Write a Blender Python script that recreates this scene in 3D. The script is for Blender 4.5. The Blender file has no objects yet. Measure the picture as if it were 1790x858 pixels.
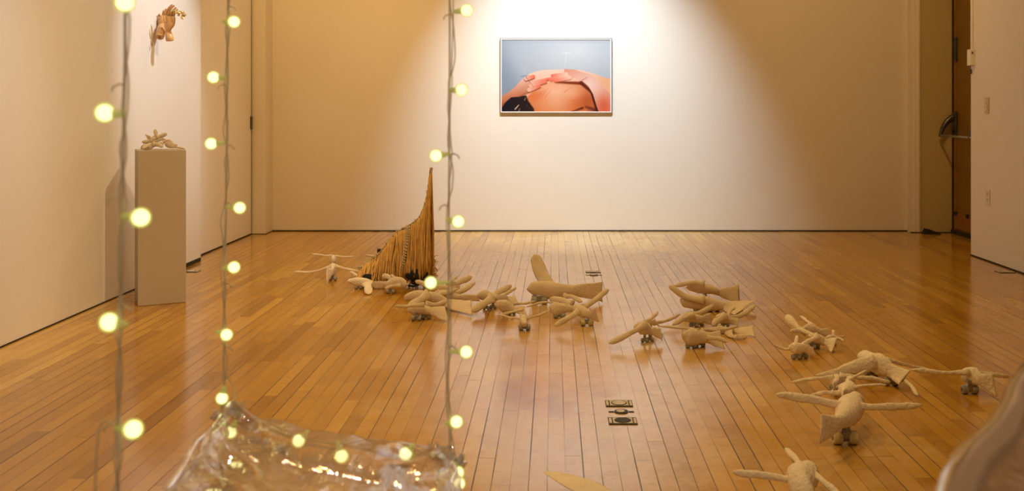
import bpy, bmesh, math, random
import numpy as np
from mathutils import Vector, Matrix, noise

random.seed(7)
scn = bpy.context.scene
COL = scn.collection
F, CX, CY, H = 1700.0, 968.0, 188.0, 1.15      # focal length (px at 1790 wide), vanishing point, eye height


def P(px, py, Y):
    return Vector(((px - CX) * Y / F, Y, H - (py - CY) * Y / F))


def depth_at_floor(py):
    return F * H / (py - CY)


# ------------------------------------------------------------------ materials
def new_mat(name):
    m = bpy.data.materials.new(name)
    m.use_nodes = True
    nt = m.node_tree
    for n in list(nt.nodes):
        nt.nodes.remove(n)
    out = nt.nodes.new('ShaderNodeOutputMaterial')
    return m, nt, out


def N(nt, typ, **kw):
    n = nt.nodes.new(typ)
    for k, v in kw.items():
        if k in n.inputs:
            n.inputs[k].default_value = v
        else:
            setattr(n, k, v)
    return n


def math_n(nt, op, a, b=None, c=None):
    n = nt.nodes.new('ShaderNodeMath')
    n.operation = op
    for i, v in enumerate((a, b, c)):
        if v is None:
            continue
        if isinstance(v, (int, float)):
            n.inputs[i].default_value = v
        else:
            nt.links.new(v, n.inputs[i])
    return n.outputs[0]


def mix_c(nt, fac, a, b, blend='MIX'):
    n = nt.nodes.new('ShaderNodeMix')
    n.data_type = 'RGBA'
    n.blend_type = blend
    for sock, v in ((n.inputs[0], fac), (n.inputs[6], a), (n.inputs[7], b)):
        if isinstance(v, (int, float)):
            sock.default_value = v
        elif isinstance(v, tuple):
            sock.default_value = v if len(v) == 4 else (*v, 1)
        else:
            nt.links.new(v, sock)
    return n.outputs[2]


def simple_mat(name, col, rough=.6, noise_scale=20, noise_amt=.15, bump=.2, metallic=0, bump_scale=None, spec=.5, bump_d=.004):
    m, nt, out = new_mat(name)
    b = N(nt, 'ShaderNodeBsdfPrincipled', Roughness=rough, Metallic=metallic)
    b.inputs['Specular IOR Level'].default_value = spec
    tc = N(nt, 'ShaderNodeTexCoord')
    nz = N(nt, 'ShaderNodeTexNoise', Scale=noise_scale, Detail=5)
    nt.links.new(tc.outputs['Object'], nz.inputs['Vector'])
    dark = tuple(c * (1 - noise_amt) for c in col)
    lite = tuple(min(1, c * (1 + noise_amt)) for c in col)
    nt.links.new(mix_c(nt, nz.outputs['Fac'], dark, lite), b.inputs['Base Color'])
    if bump:
        nb = N(nt, 'ShaderNodeTexNoise', Scale=bump_scale or noise_scale * 3, Detail=4)
        nt.links.new(tc.outputs['Object'], nb.inputs['Vector'])
        bp = N(nt, 'ShaderNodeBump', Strength=bump, Distance=bump_d)
        nt.links.new(nb.outputs['Fac'], bp.inputs['Height'])
        nt.links.new(bp.outputs[0], b.inputs['Normal'])
    nt.links.new(b.outputs[0], out.inputs[0])
    return m


def wall_mat(name, col):
    m, nt, out = new_mat(name)
    b = N(nt, 'ShaderNodeBsdfPrincipled', Roughness=.55)
    b.inputs['Specular IOR Level'].default_value = .25
    geo = N(nt, 'ShaderNodeNewGeometry')
    n1 = N(nt, 'ShaderNodeTexNoise', Scale=1.3, Detail=4)
    n2 = N(nt, 'ShaderNodeTexNoise', Scale=90, Detail=3)
    n3 = N(nt, 'ShaderNodeTexNoise', Scale=14, Detail=8, Roughness=.75)
    for n in (n1, n2, n3):
        nt.links.new(geo.outputs['Position'], n.inputs['Vector'])
    c = mix_c(nt, n1.outputs['Fac'], tuple(x * .95 for x in col), tuple(min(1, x * 1.03) for x in col))
    sc = N(nt, 'ShaderNodeMapRange', **{'From Min': .70, 'From Max': .78, 'To Max': .35})
    nt.links.new(n3.outputs['Fac'], sc.inputs['Value'])
    c = mix_c(nt, sc.outputs[0], c, tuple(x * .72 for x in col))
    nt.links.new(c, b.inputs['Base Color'])
    bp = N(nt, 'ShaderNodeBump', Strength=.25, Distance=.002)
    nt.links.new(n2.outputs['Fac'], bp.inputs['Height'])
    nt.links.new(bp.outputs[0], b.inputs['Normal'])
    nt.links.new(b.outputs[0], out.inputs[0])
    return m


def floor_mat():
    m, nt, out = new_mat('maple_strip_floor')
    L = nt.links.new
    b = N(nt, 'ShaderNodeBsdfPrincipled')
    geo = N(nt, 'ShaderNodeNewGeometry')
    sep = N(nt, 'ShaderNodeSeparateXYZ')
    L(geo.outputs['Position'], sep.inputs[0])
    x = math_n(nt, 'DIVIDE', sep.outputs[0], .057)
    x = math_n(nt, 'ADD', x, 200.35)
    sid = math_n(nt, 'FLOOR', x)
    fx = math_n(nt, 'FRACT', x)
    w1 = N(nt, 'ShaderNodeTexWhiteNoise', noise_dimensions='1D')
    L(sid, w1.inputs['W'])
    y = math_n(nt, 'MULTIPLY_ADD', w1.outputs['Value'], 9.0, sep.outputs[1])
    y = math_n(nt, 'DIVIDE', y, .62)
    # uneven board lengths
    wob = N(nt, 'ShaderNodeTexNoise', Scale=.9, Detail=0, noise_dimensions='2D')
    cw = N(nt, 'ShaderNodeCombineXYZ')
    L(sid, cw.inputs[0]); L(y, cw.inputs[1])
    L(cw.outputs[0], wob.inputs['Vector'])
    y = math_n(nt, 'MULTIPLY_ADD', wob.outputs['Fac'], .9, y)
    seg = math_n(nt, 'FLOOR', y)
    fy = math_n(nt, 'FRACT', y)
    cmb = N(nt, 'ShaderNodeCombineXYZ')
    L(sid, cmb.inputs[0]); L(seg, cmb.inputs[1])
    w2 = N(nt, 'ShaderNodeTexWhiteNoise', noise_dimensions='2D')
    L(cmb.outputs[0], w2.inputs['Vector'])
    ramp = N(nt, 'ShaderNodeValToRGB')
    e = ramp.color_ramp.elements
    e[0].position = 0; e[0].color = (.33, .150, .008, 1)
    e[1].position = 1; e[1].color = (.60, .335, .045, 1)
    for p_, c_ in ((.15, (.44, .215, .012, 1)), (.5, (.49, .25, .015, 1)), (.8, (.54, .29, .024, 1))):
        k = e.new(p_); k.color = c_
    L(w2.outputs['Value'], ramp.inputs[0])
    # grain along the boards
    mp = N(nt, 'ShaderNodeMapping')
    mp.inputs['Scale'].default_value = (60, 3.2, 1)
    L(geo.outputs['Position'], mp.inputs['Vector'])
    off = N(nt, 'ShaderNodeVectorMath', operation='MULTIPLY_ADD')
    L(w2.outputs['Color'], off.inputs[0]); off.inputs[1].default_value = (30, 30, 30); L(mp.outputs[0], off.inputs[2])
    gr = N(nt, 'ShaderNodeTexNoise', Scale=1, Detail=6, Roughness=.65, Distortion=.6)
    L(off.outputs[0], gr.inputs['Vector'])
    g = N(nt, 'ShaderNodeMapRange', **{'From Min': .3, 'From Max': .75, 'To Min': .88, 'To Max': 1.1})
    L(gr.outputs['Fac'], g.inputs['Value'])
    c = mix_c(nt, 1.0, ramp.outputs[0], g.outputs[0], 'MULTIPLY')
    # worn pale lane down the middle of the room, edges broken by noise
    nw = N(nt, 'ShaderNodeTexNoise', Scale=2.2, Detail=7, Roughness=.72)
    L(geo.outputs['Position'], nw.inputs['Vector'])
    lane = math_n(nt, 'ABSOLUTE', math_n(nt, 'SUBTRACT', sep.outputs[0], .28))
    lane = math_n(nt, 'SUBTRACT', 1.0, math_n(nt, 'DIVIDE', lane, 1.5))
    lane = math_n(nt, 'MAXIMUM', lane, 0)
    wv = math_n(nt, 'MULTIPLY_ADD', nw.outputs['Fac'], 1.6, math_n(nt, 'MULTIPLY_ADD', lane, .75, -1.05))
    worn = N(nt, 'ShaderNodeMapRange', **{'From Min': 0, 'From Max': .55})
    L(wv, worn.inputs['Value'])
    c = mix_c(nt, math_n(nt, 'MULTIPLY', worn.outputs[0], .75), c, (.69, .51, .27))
    # grime and stains
    ns = N(nt, 'ShaderNodeTexNoise', Scale=5.5, Detail=9, Roughness=.8)
    L(geo.outputs['Position'], ns.inputs['Vector'])
    st = N(nt, 'ShaderNodeMapRange', **{'From Min': .53, 'From Max': .70, 'To Max': .55})
    L(ns.outputs['Fac'], st.inputs['Value'])
    c = mix_c(nt, st.outputs[0], c, (.30, .13, .035))
    nk = N(nt, 'ShaderNodeTexNoise', Scale=38, Detail=2)
    L(geo.outputs['Position'], nk.inputs['Vector'])
    sk = N(nt, 'ShaderNodeMapRange', **{'From Min': .76, 'From Max': .80, 'To Max': .75})
    L(nk.outputs['Fac'], sk.inputs['Value'])
    c = mix_c(nt, sk.outputs[0], c, (.10, .04, .02))
    # seams: a hairline on every joint, open ones here and there
    dx = math_n(nt, 'MINIMUM', fx, math_n(nt, 'SUBTRACT', 1.0, fx))
    nsx = N(nt, 'ShaderNodeTexNoise', Scale=1.7, Detail=2, noise_dimensions='2D')
    cs = N(nt, 'ShaderNodeCombineXYZ')
    L(math_n(nt, 'ROUND', x), cs.inputs[0]); L(math_n(nt, 'MULTIPLY', sep.outputs[1], .4), cs.inputs[1])
    L(cs.outputs[0], nsx.inputs['Vector'])
    wid = N(nt, 'ShaderNodeMapRange', **{'From Min': .40, 'From Max': .62, 'To Min': .012, 'To Max': .036})
    L(nsx.outputs['Fac'], wid.inputs['Value'])
    sx = math_n(nt, 'LESS_THAN', dx, wid.outputs[0])
    dk = N(nt, 'ShaderNodeMapRange', **{'From Min': .40, 'From Max': .6, 'To Min': .6, 'To Max': .97})
    L(nsx.outputs['Fac'], dk.inputs['Value'])
    sx = math_n(nt, 'MULTIPLY', sx, dk.outputs[0])
    sy = math_n(nt, 'MULTIPLY', math_n(nt, 'LESS_THAN', fy, .004), .7)
    seam = math_n(nt, 'MAXIMUM', sx, sy)
    c = mix_c(nt, seam, c, (.07, .028, .01))
    L(c, b.inputs['Base Color'])
    r = N(nt, 'ShaderNodeMapRange', **{'To Min': .17, 'To Max': .24})
    L(worn.outputs[0], r.inputs['Value'])
    r2 = math_n(nt, 'MULTIPLY_ADD', seam, .3, r.outputs[0])
    L(r2, b.inputs['Roughness'])
    b.inputs['Specular IOR Level'].default_value = .85
    b.inputs['Coat Weight'].default_value = .25
    b.inputs['Coat Roughness'].default_value = .13
    hb = math_n(nt, 'SUBTRACT', math_n(nt, 'MULTIPLY', gr.outputs['Fac'], .12), seam)
    bp = N(nt, 'ShaderNodeBump', Strength=.12, Distance=.002)
    L(hb, bp.inputs['Height'])
    L(bp.outputs[0], b.inputs['Normal'])
    L(b.outputs[0], out.inputs[0])
    return m


def plastic_mat(name='clear_plastic_film', tint=(.93, .88, .86), haze=(.03, .16), bump=.22):
    m, nt, out = new_mat(name)
    L = nt.links.new
    tc = N(nt, 'ShaderNodeTexCoord')
    mp = N(nt, 'ShaderNodeMapping')
    mp.inputs['Scale'].default_value = (9, 2.2, 9)
    mp.inputs['Rotation'].default_value = (0, 0, -.25)
    L(tc.outputs['Object'], mp.inputs['Vector'])
    nz = N(nt, 'ShaderNodeTexNoise', Scale=1.6, Detail=6, Roughness=.6, Distortion=1.2)
    L(mp.outputs[0], nz.inputs['Vector'])
    hz = N(nt, 'ShaderNodeMapRange', **{'From Min': .42, 'From Max': .75, 'To Min': haze[0], 'To Max': haze[1]})
    L(nz.outputs['Fac'], hz.inputs['Value'])
    tr = N(nt, 'ShaderNodeBsdfTransparent', Color=(*tint, 1))
    df = N(nt, 'ShaderNodeBsdfDiffuse', Color=(.84, .80, .84, 1))
    tl = N(nt, 'ShaderNodeBsdfTranslucent', Color=(.84, .80, .84, 1))
    md = N(nt, 'ShaderNodeMixShader', Fac=.5)
    L(df.outputs[0], md.inputs[1]); L(tl.outputs[0], md.inputs[2])
    m1 = N(nt, 'ShaderNodeMixShader')
    L(hz.outputs[0], m1.inputs[0]); L(tr.outputs[0], m1.inputs[1]); L(md.outputs[0], m1.inputs[2])
    gl = N(nt, 'ShaderNodeBsdfGlossy', Roughness=.03, Color=(1, 1, 1, 1))
    nb = N(nt, 'ShaderNodeTexNoise', Scale=5, Detail=3, Distortion=1.5)
    L(mp.outputs[0], nb.inputs['Vector'])
    bp = N(nt, 'ShaderNodeBump', Strength=bump, Distance=.012)
    L(nb.outputs['Fac'], bp.inputs['Height'])
    L(bp.outputs[0], gl.inputs['Normal'])
    fr = N(nt, 'ShaderNodeFresnel', IOR=1.5)
    L(bp.outputs[0], fr.inputs['Normal'])
    fr2 = math_n(nt, 'MINIMUM', math_n(nt, 'MULTIPLY_ADD', fr.outputs[0], .9, .02), .75)
    m2 = N(nt, 'ShaderNodeMixShader')
    L(fr2, m2.inputs[0]); L(m1.outputs[0], m2.inputs[1]); L(gl.outputs[0], m2.inputs[2])
    L(m2.outputs[0], out.inputs[0])
    return m


def cord_mat(name, col, trans=.3):
    # milky plastic insulation: part of the light passes through
    m, nt, out = new_mat(name)
    L = nt.links.new
    tc = N(nt, 'ShaderNodeTexCoord')
    nz = N(nt, 'ShaderNodeTexNoise', Scale=90, Detail=3)
    L(tc.outputs['Object'], nz.inputs['Vector'])
    c = mix_c(nt, nz.outputs['Fac'], tuple(x * .8 for x in col), col)
    df = N(nt, 'ShaderNodeBsdfPrincipled', Roughness=.35)
    L(c, df.inputs['Base Color'])
    tl = N(nt, 'ShaderNodeBsdfTranslucent'); L(c, tl.inputs[0])
    tr = N(nt, 'ShaderNodeBsdfTransparent')
    a = N(nt, 'ShaderNodeMixShader', Fac=.45); L(df.outputs[0], a.inputs[1]); L(tl.outputs[0], a.inputs[2])
    b = N(nt, 'ShaderNodeMixShader', Fac=trans); L(a.outputs[0], b.inputs[1]); L(tr.outputs[0], b.inputs[2])
    L(b.outputs[0], out.inputs[0])
    return m


def emit_mat(name, col, strength):
    m, nt, out = new_mat(name)
    e = N(nt, 'ShaderNodeEmission', Strength=strength, Color=(*col, 1))
    nt.links.new(e.outputs[0], out.inputs[0])
    return m


def bulb_shell_mat():
    m, nt, out = new_mat('frosted_bulb_shell')
    e = N(nt, 'ShaderNodeEmission', Strength=1.0, Color=(.80, .76, .13, 1))
    t = N(nt, 'ShaderNodeBsdfTransparent')
    nz = N(nt, 'ShaderNodeTexNoise', Scale=60)
    mr = N(nt, 'ShaderNodeMapRange', **{'To Min': .42, 'To Max': .55})
    nt.links.new(nz.outputs['Fac'], mr.inputs['Value'])
    mx = N(nt, 'ShaderNodeMixShader')
    nt.links.new(mr.outputs[0], mx.inputs[0])
    nt.links.new(t.outputs[0], mx.inputs[1]); nt.links.new(e.outputs[0], mx.inputs[2])
    nt.links.new(mx.outputs[0], out.inputs[0])
    return m


def bulb_neck_mat():
    m, nt, out = new_mat('glowing_bulb_neck')
    e = N(nt, 'ShaderNodeEmission', Strength=.55, Color=(.80, .70, .12, 1))  # emission stands in for bulb light passing into the neck
    b = N(nt, 'ShaderNodeBsdfPrincipled', Roughness=.3)
    b.inputs['Base Color'].default_value = (.8, .75, .45, 1)
    t = N(nt, 'ShaderNodeBsdfTransparent')
    mx = N(nt, 'ShaderNodeMixShader', Fac=.5)
    nt.links.new(e.outputs[0], mx.inputs[1]); nt.links.new(b.outputs[0], mx.inputs[2])
    m2 = N(nt, 'ShaderNodeMixShader', Fac=.3)
    nt.links.new(mx.outputs[0], m2.inputs[1]); nt.links.new(t.outputs[0], m2.inputs[2])
    nt.links.new(m2.outputs[0], out.inputs[0])
    return m


def print_mat():
    m, nt, out = new_mat('photographic_print')
    a = N(nt, 'ShaderNodeAttribute', attribute_name='Col')
    b = N(nt, 'ShaderNodeBsdfPrincipled', Roughness=.35)
    b.inputs['Specular IOR Level'].default_value = .2
    nt.links.new(a.outputs['Color'], b.inputs['Base Color'])
    nt.links.new(b.outputs[0], out.inputs[0])
    return m


M = dict(
    wall=wall_mat('gallery_wall_paint', (.80, .77, .71)),
    alcove=wall_mat('alcove_shaded_paint', (.56, .47, .23)),  # wall paint darkened to carry the alcove's weaker light
    trim=wall_mat('trim_paint', (.78, .74, .66)),
    ceil=wall_mat('ceiling_paint', (.75, .72, .66)),
    floor=floor_mat(),
    gap=simple_mat('dark_gap', (.02, .014, .01), .9, bump=0),
    door=simple_mat('brown_door', (.21, .115, .010), .45, 6, .2, .05),
    kick=simple_mat('door_kick_panel', (.27, .115, .012), .5, 10, .2, .05),
    dooredge=simple_mat('door_edge', (.36, .13, .03), .5, 10, .2, .05),
    iron=simple_mat('dark_grey_metal', (.10, .10, .095), .38, 30, .25, .05, .7),
    steel=simple_mat('brushed_metal', (.34, .34, .33), .35, 30, .25, .05, .85),
    black=simple_mat('black_cloth', (.008, .008, .009), .8, 12, .4, .4),
    white_plastic=simple_mat('white_plastic', (.78, .76, .70), .4, 10, .04, 0),
    beige_plastic=simple_mat('beige_plastic', (.60, .50, .38), .4, 10, .05, 0),
    pedestal=wall_mat('pedestal_shaded_paint', (.50, .43, .34)),  # off-white darkened, shade of the front face put into the colour
    papier=simple_mat('papier_mache_shaded', (.70, .595, .465), .78, 26, .16, .55, bump_scale=110, spec=.2, bump_d=.006),  # darkened copy for birds whose fronts stand in shade
    papier_b=simple_mat('papier_mache_lit', (.90, .79, .66), .78, 26, .14, .9, bump_scale=80, spec=.2, bump_d=.008),  # brightened copy of the same papier-mache, makes up for weak light
    clay=simple_mat('pale_clay', (.72, .62, .47), .8, 40, .12, .3, spec=.2),
    wheel_grey=simple_mat('grey_wheel', (.33, .34, .32), .4, 30, .3, 0),
    wheel_yellow=simple_mat('yellowed_wheel', (.62, .54, .28), .4, 30, .15, 0),
    yarn=simple_mat('tan_yarn', (.72, .43, .15), .85, 26, .5, .6, bump_scale=300, spec=.15),
    yarn_shade=simple_mat('shaded_yarn', (.30, .18, .065), .9, 40, .4, .6, spec=.1),
    braid=simple_mat('greyish_braid', (.62, .52, .36), .85, 120, .4, .6, spec=.1),
    wood=simple_mat('honey_wood', (.66, .37, .14), .4, 18, .2, .05),
    wood_dark=simple_mat('dark_wood_joint', (.26, .12, .04), .5, 18, .2, .05),
    foil=simple_mat('crumpled_gold_foil', (.90, .66, .30), .22, 40, .2, .7, .85, bump_scale=60),
    cord=cord_mat('translucent_grey_cord', (.92, .84, .66), .4),
    wire=cord_mat('clear_twisted_wire', (.95, .86, .62), .4),
    core=emit_mat('bulb_glow', (1.0, .96, .50), 2.6),
    shell=bulb_shell_mat(),
    socket=bulb_neck_mat(),
    film=plastic_mat(),
    film_knot=plastic_mat('gathered_plastic_film', (.99, .99, .99), (.35, .7), 1.0),
    film_edge=plastic_mat('hazy_plastic_roll', (.97, .93, .91), (.42, .62), .08),
    film2=plastic_mat('clear_plastic_sheet', (.93, .84, .76), (.14, .30)),
    frame_white=simple_mat('white_frame', (.86, .86, .85), .4, 20, .03, 0),
    frame_dark=simple_mat('dark_frame_edge', (.15, .14, .13), .5, 20, .1, 0),
    print=print_mat(),
    plate=simple_mat('worn_brass_plate', (.62, .57, .46), .5, 60, .4, .2, .2),
    plate_dark=simple_mat('plate_dark_recess', (.03, .027, .022), .6, 60, .4, .1),
)


# ------------------------------------------------------------------ mesh helpers
def mesh_obj(name, verts, faces, mat, parent=None, smooth=True, mats=None, fmat=None):
    me = bpy.data.meshes.new(name)
    org = parent.matrix_world.translation.copy() if parent else Vector((0, 0, 0))
    if parent is not None and parent.parent is not None:
        org = Vector(parent['_org'])
    elif parent is not None:
        org = Vector(parent['_org'])
    me.from_pydata([tuple(Vector(v) - org) for v in verts], [], faces)
    for mm in (mats or [mat]):
        me.materials.append(mm)
    if fmat:
        for p, i in zip(me.polygons, fmat):
            p.material_index = i
    if smooth:
        for p in me.polygons:
            p.use_smooth = True
    me.update()
    o = bpy.data.objects.new(name, me)
    COL.objects.link(o)
    if parent is not None:
        o.parent = parent
    o['_org'] = tuple(org)
    return o


class MB:
    """collects primitive shapes for one mesh"""
    def __init__(self):
        self.v, self.f, self.m = [], [], []

    def add(self, v, f, mi=0):
        b = len(self.v)
        self.v += [Vector(x) for x in v]
        self.f += [[b + i for i in q] for q in f]
        self.m += [mi] * len(f)
        return self

    def box(self, lo, hi, mi=0, rot=0, bevel=0):
        bm = bmesh.new()
        bmesh.ops.create_cube(bm, size=1)
        c = (Vector(lo) + Vector(hi)) / 2
        s = Vector(hi) - Vector(lo)
        for v in bm.verts:
            v.co = Vector((v.co.x * s.x, v.co.y * s.y, v.co.z * s.z))
        if bevel:
            bmesh.ops.bevel(bm, geom=bm.edges[:], offset=bevel, segments=2, affect='EDGES', profile=.6)
        R = Matrix.Rotation(rot, 3, 'Z')
        bm.verts.index_update()
        self.add([R @ v.co + c for v in bm.verts], [[v.index for v in f.verts] for f in bm.faces], mi)
        bm.free()
        return self

    def loft(self, rings, mi=0, cap=True):
        n = len(rings[0])
        v = [p for r in rings for p in r]
        f = []
        for i in range(len(rings) - 1):
            for j in range(n):
                f.append([i * n + j, i * n + (j + 1) % n, (i + 1) * n + (j + 1) % n, (i + 1) * n + j])
        if cap is True or cap == 1:
            f.append(list(range(n))[::-1])
        if cap is True or cap == 2:
            f.append([(len(rings) - 1) * n + j for j in range(n)])
        return self.add(v, f, mi)

    def tube(self, pts, rad, n=8, mi=0, cap=True):
        pts = [Vector(p) for p in pts]
        rads = rad if isinstance(rad, (list, tuple)) else [rad] * len(pts)
        rings = []
        up = None
        for i, p in enumerate(pts):
            t = (pts[min(i + 1, len(pts) - 1)] - pts[max(i - 1, 0)])
            t = t.normalized() if t.length > 1e-9 else Vector((0, 0, 1))
            if up is None:
                up = Vector((0, 0, 1)) if abs(t.z) < .9 else Vector((1, 0, 0))
            a = t.cross(up).normalized()
            b = a.cross(t).normalized()
            up = b
            rings.append([p + (a * math.cos(2 * math.pi * k / n) + b * math.sin(2 * math.pi * k / n)) * rads[i] for k in range(n)])
        return self.loft(rings, mi, cap)

    def cyl(self, a, b, r, n=20, mi=0, r2=None):
        return self.tube([a, b], [r, r if r2 is None else r2], n, mi)

    def sphere(self, c, r, mi=0, seg=20, rng=12, scale=(1, 1, 1)):
        c = Vector(c)
        v, f = [c + Vector((0, 0, r * scale[2]))], []
        for i in range(1, rng):
            th = math.pi * i / rng
            for j in range(seg):
                ph = 2 * math.pi * j / seg
                v.append(c + Vector((r * scale[0] * math.sin(th) * math.cos(ph), r * scale[1] * math.sin(th) * math.sin(ph), r * scale[2] * math.cos(th))))
        v.append(c - Vector((0, 0, r * scale[2])))
        for j in range(seg):
            f.append([0, 1 + j, 1 + (j + 1) % seg])
        for i in range(rng - 2):
            for j in range(seg):
                a = 1 + i * seg
                f.append([a + j, a + seg + j, a + seg + (j + 1) % seg, a + (j + 1) % seg])
        a = 1 + (rng - 2) * seg
        for j in range(seg):
            f.append([a + j, len(v) - 1, a + (j + 1) % seg])
        return self.add(v, f, mi)

    def build(self, name, mat, parent=None, smooth=False, mats=None):
        o = mesh_obj(name, self.v, self.f, mat, parent, smooth, mats, self.m if mats else None)
        return o


def tag(o, label=None, cat=None, group=None, kind=None):
    if label: o['label'] = label
    if cat: o['category'] = cat
    if group: o['group'] = group
    if kind: o['kind'] = kind
    return o


def empty(name, loc, label, cat, group=None):
    o = bpy.data.objects.new(name, None)
    COL.objects.link(o)
    o.empty_display_size = .05
    o.location = loc
    o['_org'] = tuple(loc)
    return tag(o, label, cat, group)


def smooth_angle(o, deg=40):
    for p in o.data.polygons:
        p.use_smooth = True
    try:
        o.data.set_sharp_from_angle(angle=math.radians(deg))
    except Exception:
        pass
    return o


def catmull(pts, t):
    n = len(pts) - 1
    s = min(max(t, 0), 1) * n
    i = min(int(s), n - 1)
    u = s - i
    p1, p2 = pts[i], pts[i + 1]
    p0 = pts[i - 1] if i > 0 else p1 * 2 - p2
    p3 = pts[i + 2] if i + 2 <= n else p2 * 2 - p1
    return .5 * ((2 * p1) + (p2 - p0) * u + (2 * p0 - 5 * p1 + 4 * p2 - p3) * u * u + (3 * p1 - p0 - 3 * p2 + p3) * u ** 3)


def interp(tab, t):
    for (a, va), (b, vb) in zip(tab, tab[1:]):
        if t <= b:
            k = (t - a) / (b - a)
            k = k * k * (3 - 2 * k) * .5 + k * .5
            return va + (vb - va) * k
    return tab[-1][1]


# ------------------------------------------------------------------ the room
XL, XR, YB, ZC, YR = -2.65, 3.247, 9.05, 3.9, -2.4


def struct(name, mb, mat, parent=None, **kw):
    o = mb.build(name, mat, parent, **kw)
    if parent is None:
        o['kind'] = 'structure'
    return o


struct('floor', MB().box((-3.1, YR - .2, -.1), (4.0, YB + .2, 0)), M['floor'])
struct('ceiling', MB().box((-3.1, YR - .2, ZC), (4.0, YB + .2, ZC + .1)), M['ceil'])
struct('wall_back', MB().box((-3.1, YB, 0), (4.0, YB + .2, ZC)), M['wall'])
struct('wall_rear', MB().box((-3.1, YR - .2, 0), (4.0, YR, ZC)), M['wall'])
struct('wall_left', MB().box((-3.05, YR, .006), (XL, 7.30, ZC)), M['wall'])
struct('wall_right', MB().box((XR, YR, .004), (3.80, 7.57, ZC)), M['wall'])
struct('wall_alcove', MB().box((3.72, 7.57, 0), (3.95, YB, ZC)), M['alcove'])
struct('trim_1', MB().box((-3.05, 8.83, .006), (-2.617, YB, ZC)), M['trim'])
mb = MB()
mb.box((3.29, 8.985, 0), (3.33, YB, ZC)).box((3.325, 8.955, 0), (3.352, YB, ZC)).box((3.35, 8.935, 0), (3.365, YB, ZC))
struct('trim_2', mb, M['trim'])
struct('trim_3', MB().box((3.365, 8.95, 0), (3.665, YB, ZC)), M['alcove'])
# dark strips stand in for the shadow gap where walls meet the floor
struct('shadow_gap_back', MB().box((-2.617, YB - .006, 0), (3.3, YB, .010)), M['gap'])
struct('shadow_gap_left', MB().box((XL - .02, YR, 0), (XL + .003, 6.9, .007)).box((XL - .1, 6.88, 0), (XL + .004, 7.29, .028)), M['gap'])
struct('shadow_gap_right', MB().box((XR - .004, YR, 0), (XR + .02, 7.57, .010)), M['gap'])
struct('shadow_gap_alcove', MB().box((3.28, 8.925, 0), (3.665, 8.95, .006)), M['gap'])
# sliding white panel door on the left, set back from the wall face
dl = MB().box((-2.95, 7.30, .012), (-2.74, 8.805, ZC)).build('door_2', M['wall'])
dl['kind'] = 'structure'
MB().box((-2.95, 8.806, 0), (-2.742, 8.829, ZC)).build('edge_gap', M['gap'], dl)
MB().box((-2.95, 7.31, 0), (-2.738, 8.80, .012)).build('bottom_gap', M['gap'], dl)
MB().box((-2.745, 8.775, .955), (-2.728, 8.815, 1.07), bevel=.003).build('latch_plate', M['iron'], dl)

# brown exit door in the alcove
d = MB().box((3.672, 7.75, .035), (3.718, 8.915, 2.6)).build('door_1', M['door'])
d['kind'] = 'structure'
MB().box((3.664, 8.915, 0), (3.718, 8.9495, 2.6)).build('edge_gap', M['gap'], d)
MB().box((3.668, 8.885, .03), (3.7, 8.914, 2.6)).build('edge_strip', M['dooredge'], d)
MB().box((3.666, 7.75, .045), (3.70, 8.88, .185), bevel=.002).build('kick_panel', M['kick'], d)
MB().box((3.64, 7.72, .0), (3.715, 8.92, .034), bevel=.003).build('threshold', M['gap'], d)
for z0, z1 in ((1.57, 1.79), (.90, 1.09)):
    MB().box((3.655, 8.84, z0), (3.675, 8.885, z1), bevel=.003).build('hinge', M['iron'], d)
for yy, zz in ((8.87, .185), (8.62, .185), (8.40, .185)):
    MB().box((3.6625, yy - .03, zz - .018), (3.669, yy + .03, zz + .018)).build('tape_patch', M['gap'], d)
pb = MB().tube([(3.53, 8.90, .895), (3.53, 8.18, .895)], .011, 12).build('push_bar', M['steel'], d, smooth=True)
for yy in (8.87, 8.25):
    a = MB()
    pts = [(3.672, yy, 1.07), (3.63, yy, 1.055), (3.585, yy, 1.02), (3.548, yy, .965), (3.531, yy, .91), (3.528, yy, .885)]
    rings = []
    for i, p in enumerate(pts):
        w = (.022, .024, .024, .022, .018, .016)[i]
        h = (.06, .055, .045, .034, .026, .018)[i]
        p = Vector(p)
        q = Vector(pts[min(i + 1, 5)]) - Vector(pts[max(i - 1, 0)])
        nrm = Vector((0, 1, 0)).cross(q).normalized()
        rings.append([p + Vector((0, math.cos(t) * w, 0)) + nrm * (math.sin(t) * h * .6) for t in [k * math.pi / 5 for k in range(10)]])
    a.loft(rings)
    a.build('bar_arm', M['iron'], d, smooth=True)
    MB().box((3.645, yy - .035, .94), (3.674, yy + .035, 1.115), bevel=.012).build('bar_housing', M['iron'], d)

# things on and by the right wall
ab = empty('door_alarm_box', (XR, 7.545, 1.475), 'small white door alarm box on the corner edge of the right wall', 'alarm')
MB().box((XR - .034, 7.50, 1.475), (XR + .001, 7.565, 1.60), bevel=.006).build('case', M['white_plastic'], ab)
MB().box((XR - .024, 7.497, 1.565), (XR - .014, 7.501, 1.58)).build('indicator', M['iron'], ab)
cd = MB().box((XR - .014, 7.525, 1.601), (XR - .0005, 7.548, ZC - .02), bevel=.003).build('cable_conduit', M['white_plastic'])
tag(cd, 'narrow white cable conduit running up the right wall above the alarm box', 'conduit')
k = MB()
k.tube([(XR - .024, 7.52, 1.475), (XR - .028, 7.515, 1.455), (XR - .022, 7.515, 1.44)], .003, 6)
k.box((XR - .034, 7.512, 1.41), (XR - .016, 7.516, 1.445), bevel=.001)
k.build('alarm_key', M['iron'], ab)
ls = empty('light_switch', (XR, 7.28, 1.10), 'narrow pale switch plate at shoulder height on the right wall', 'switch')
MB().box((XR - .007, 7.25, 1.105), (XR - .0005, 7.318, 1.228), bevel=.003).build('plate', M['beige_plastic'], ls)
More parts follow.
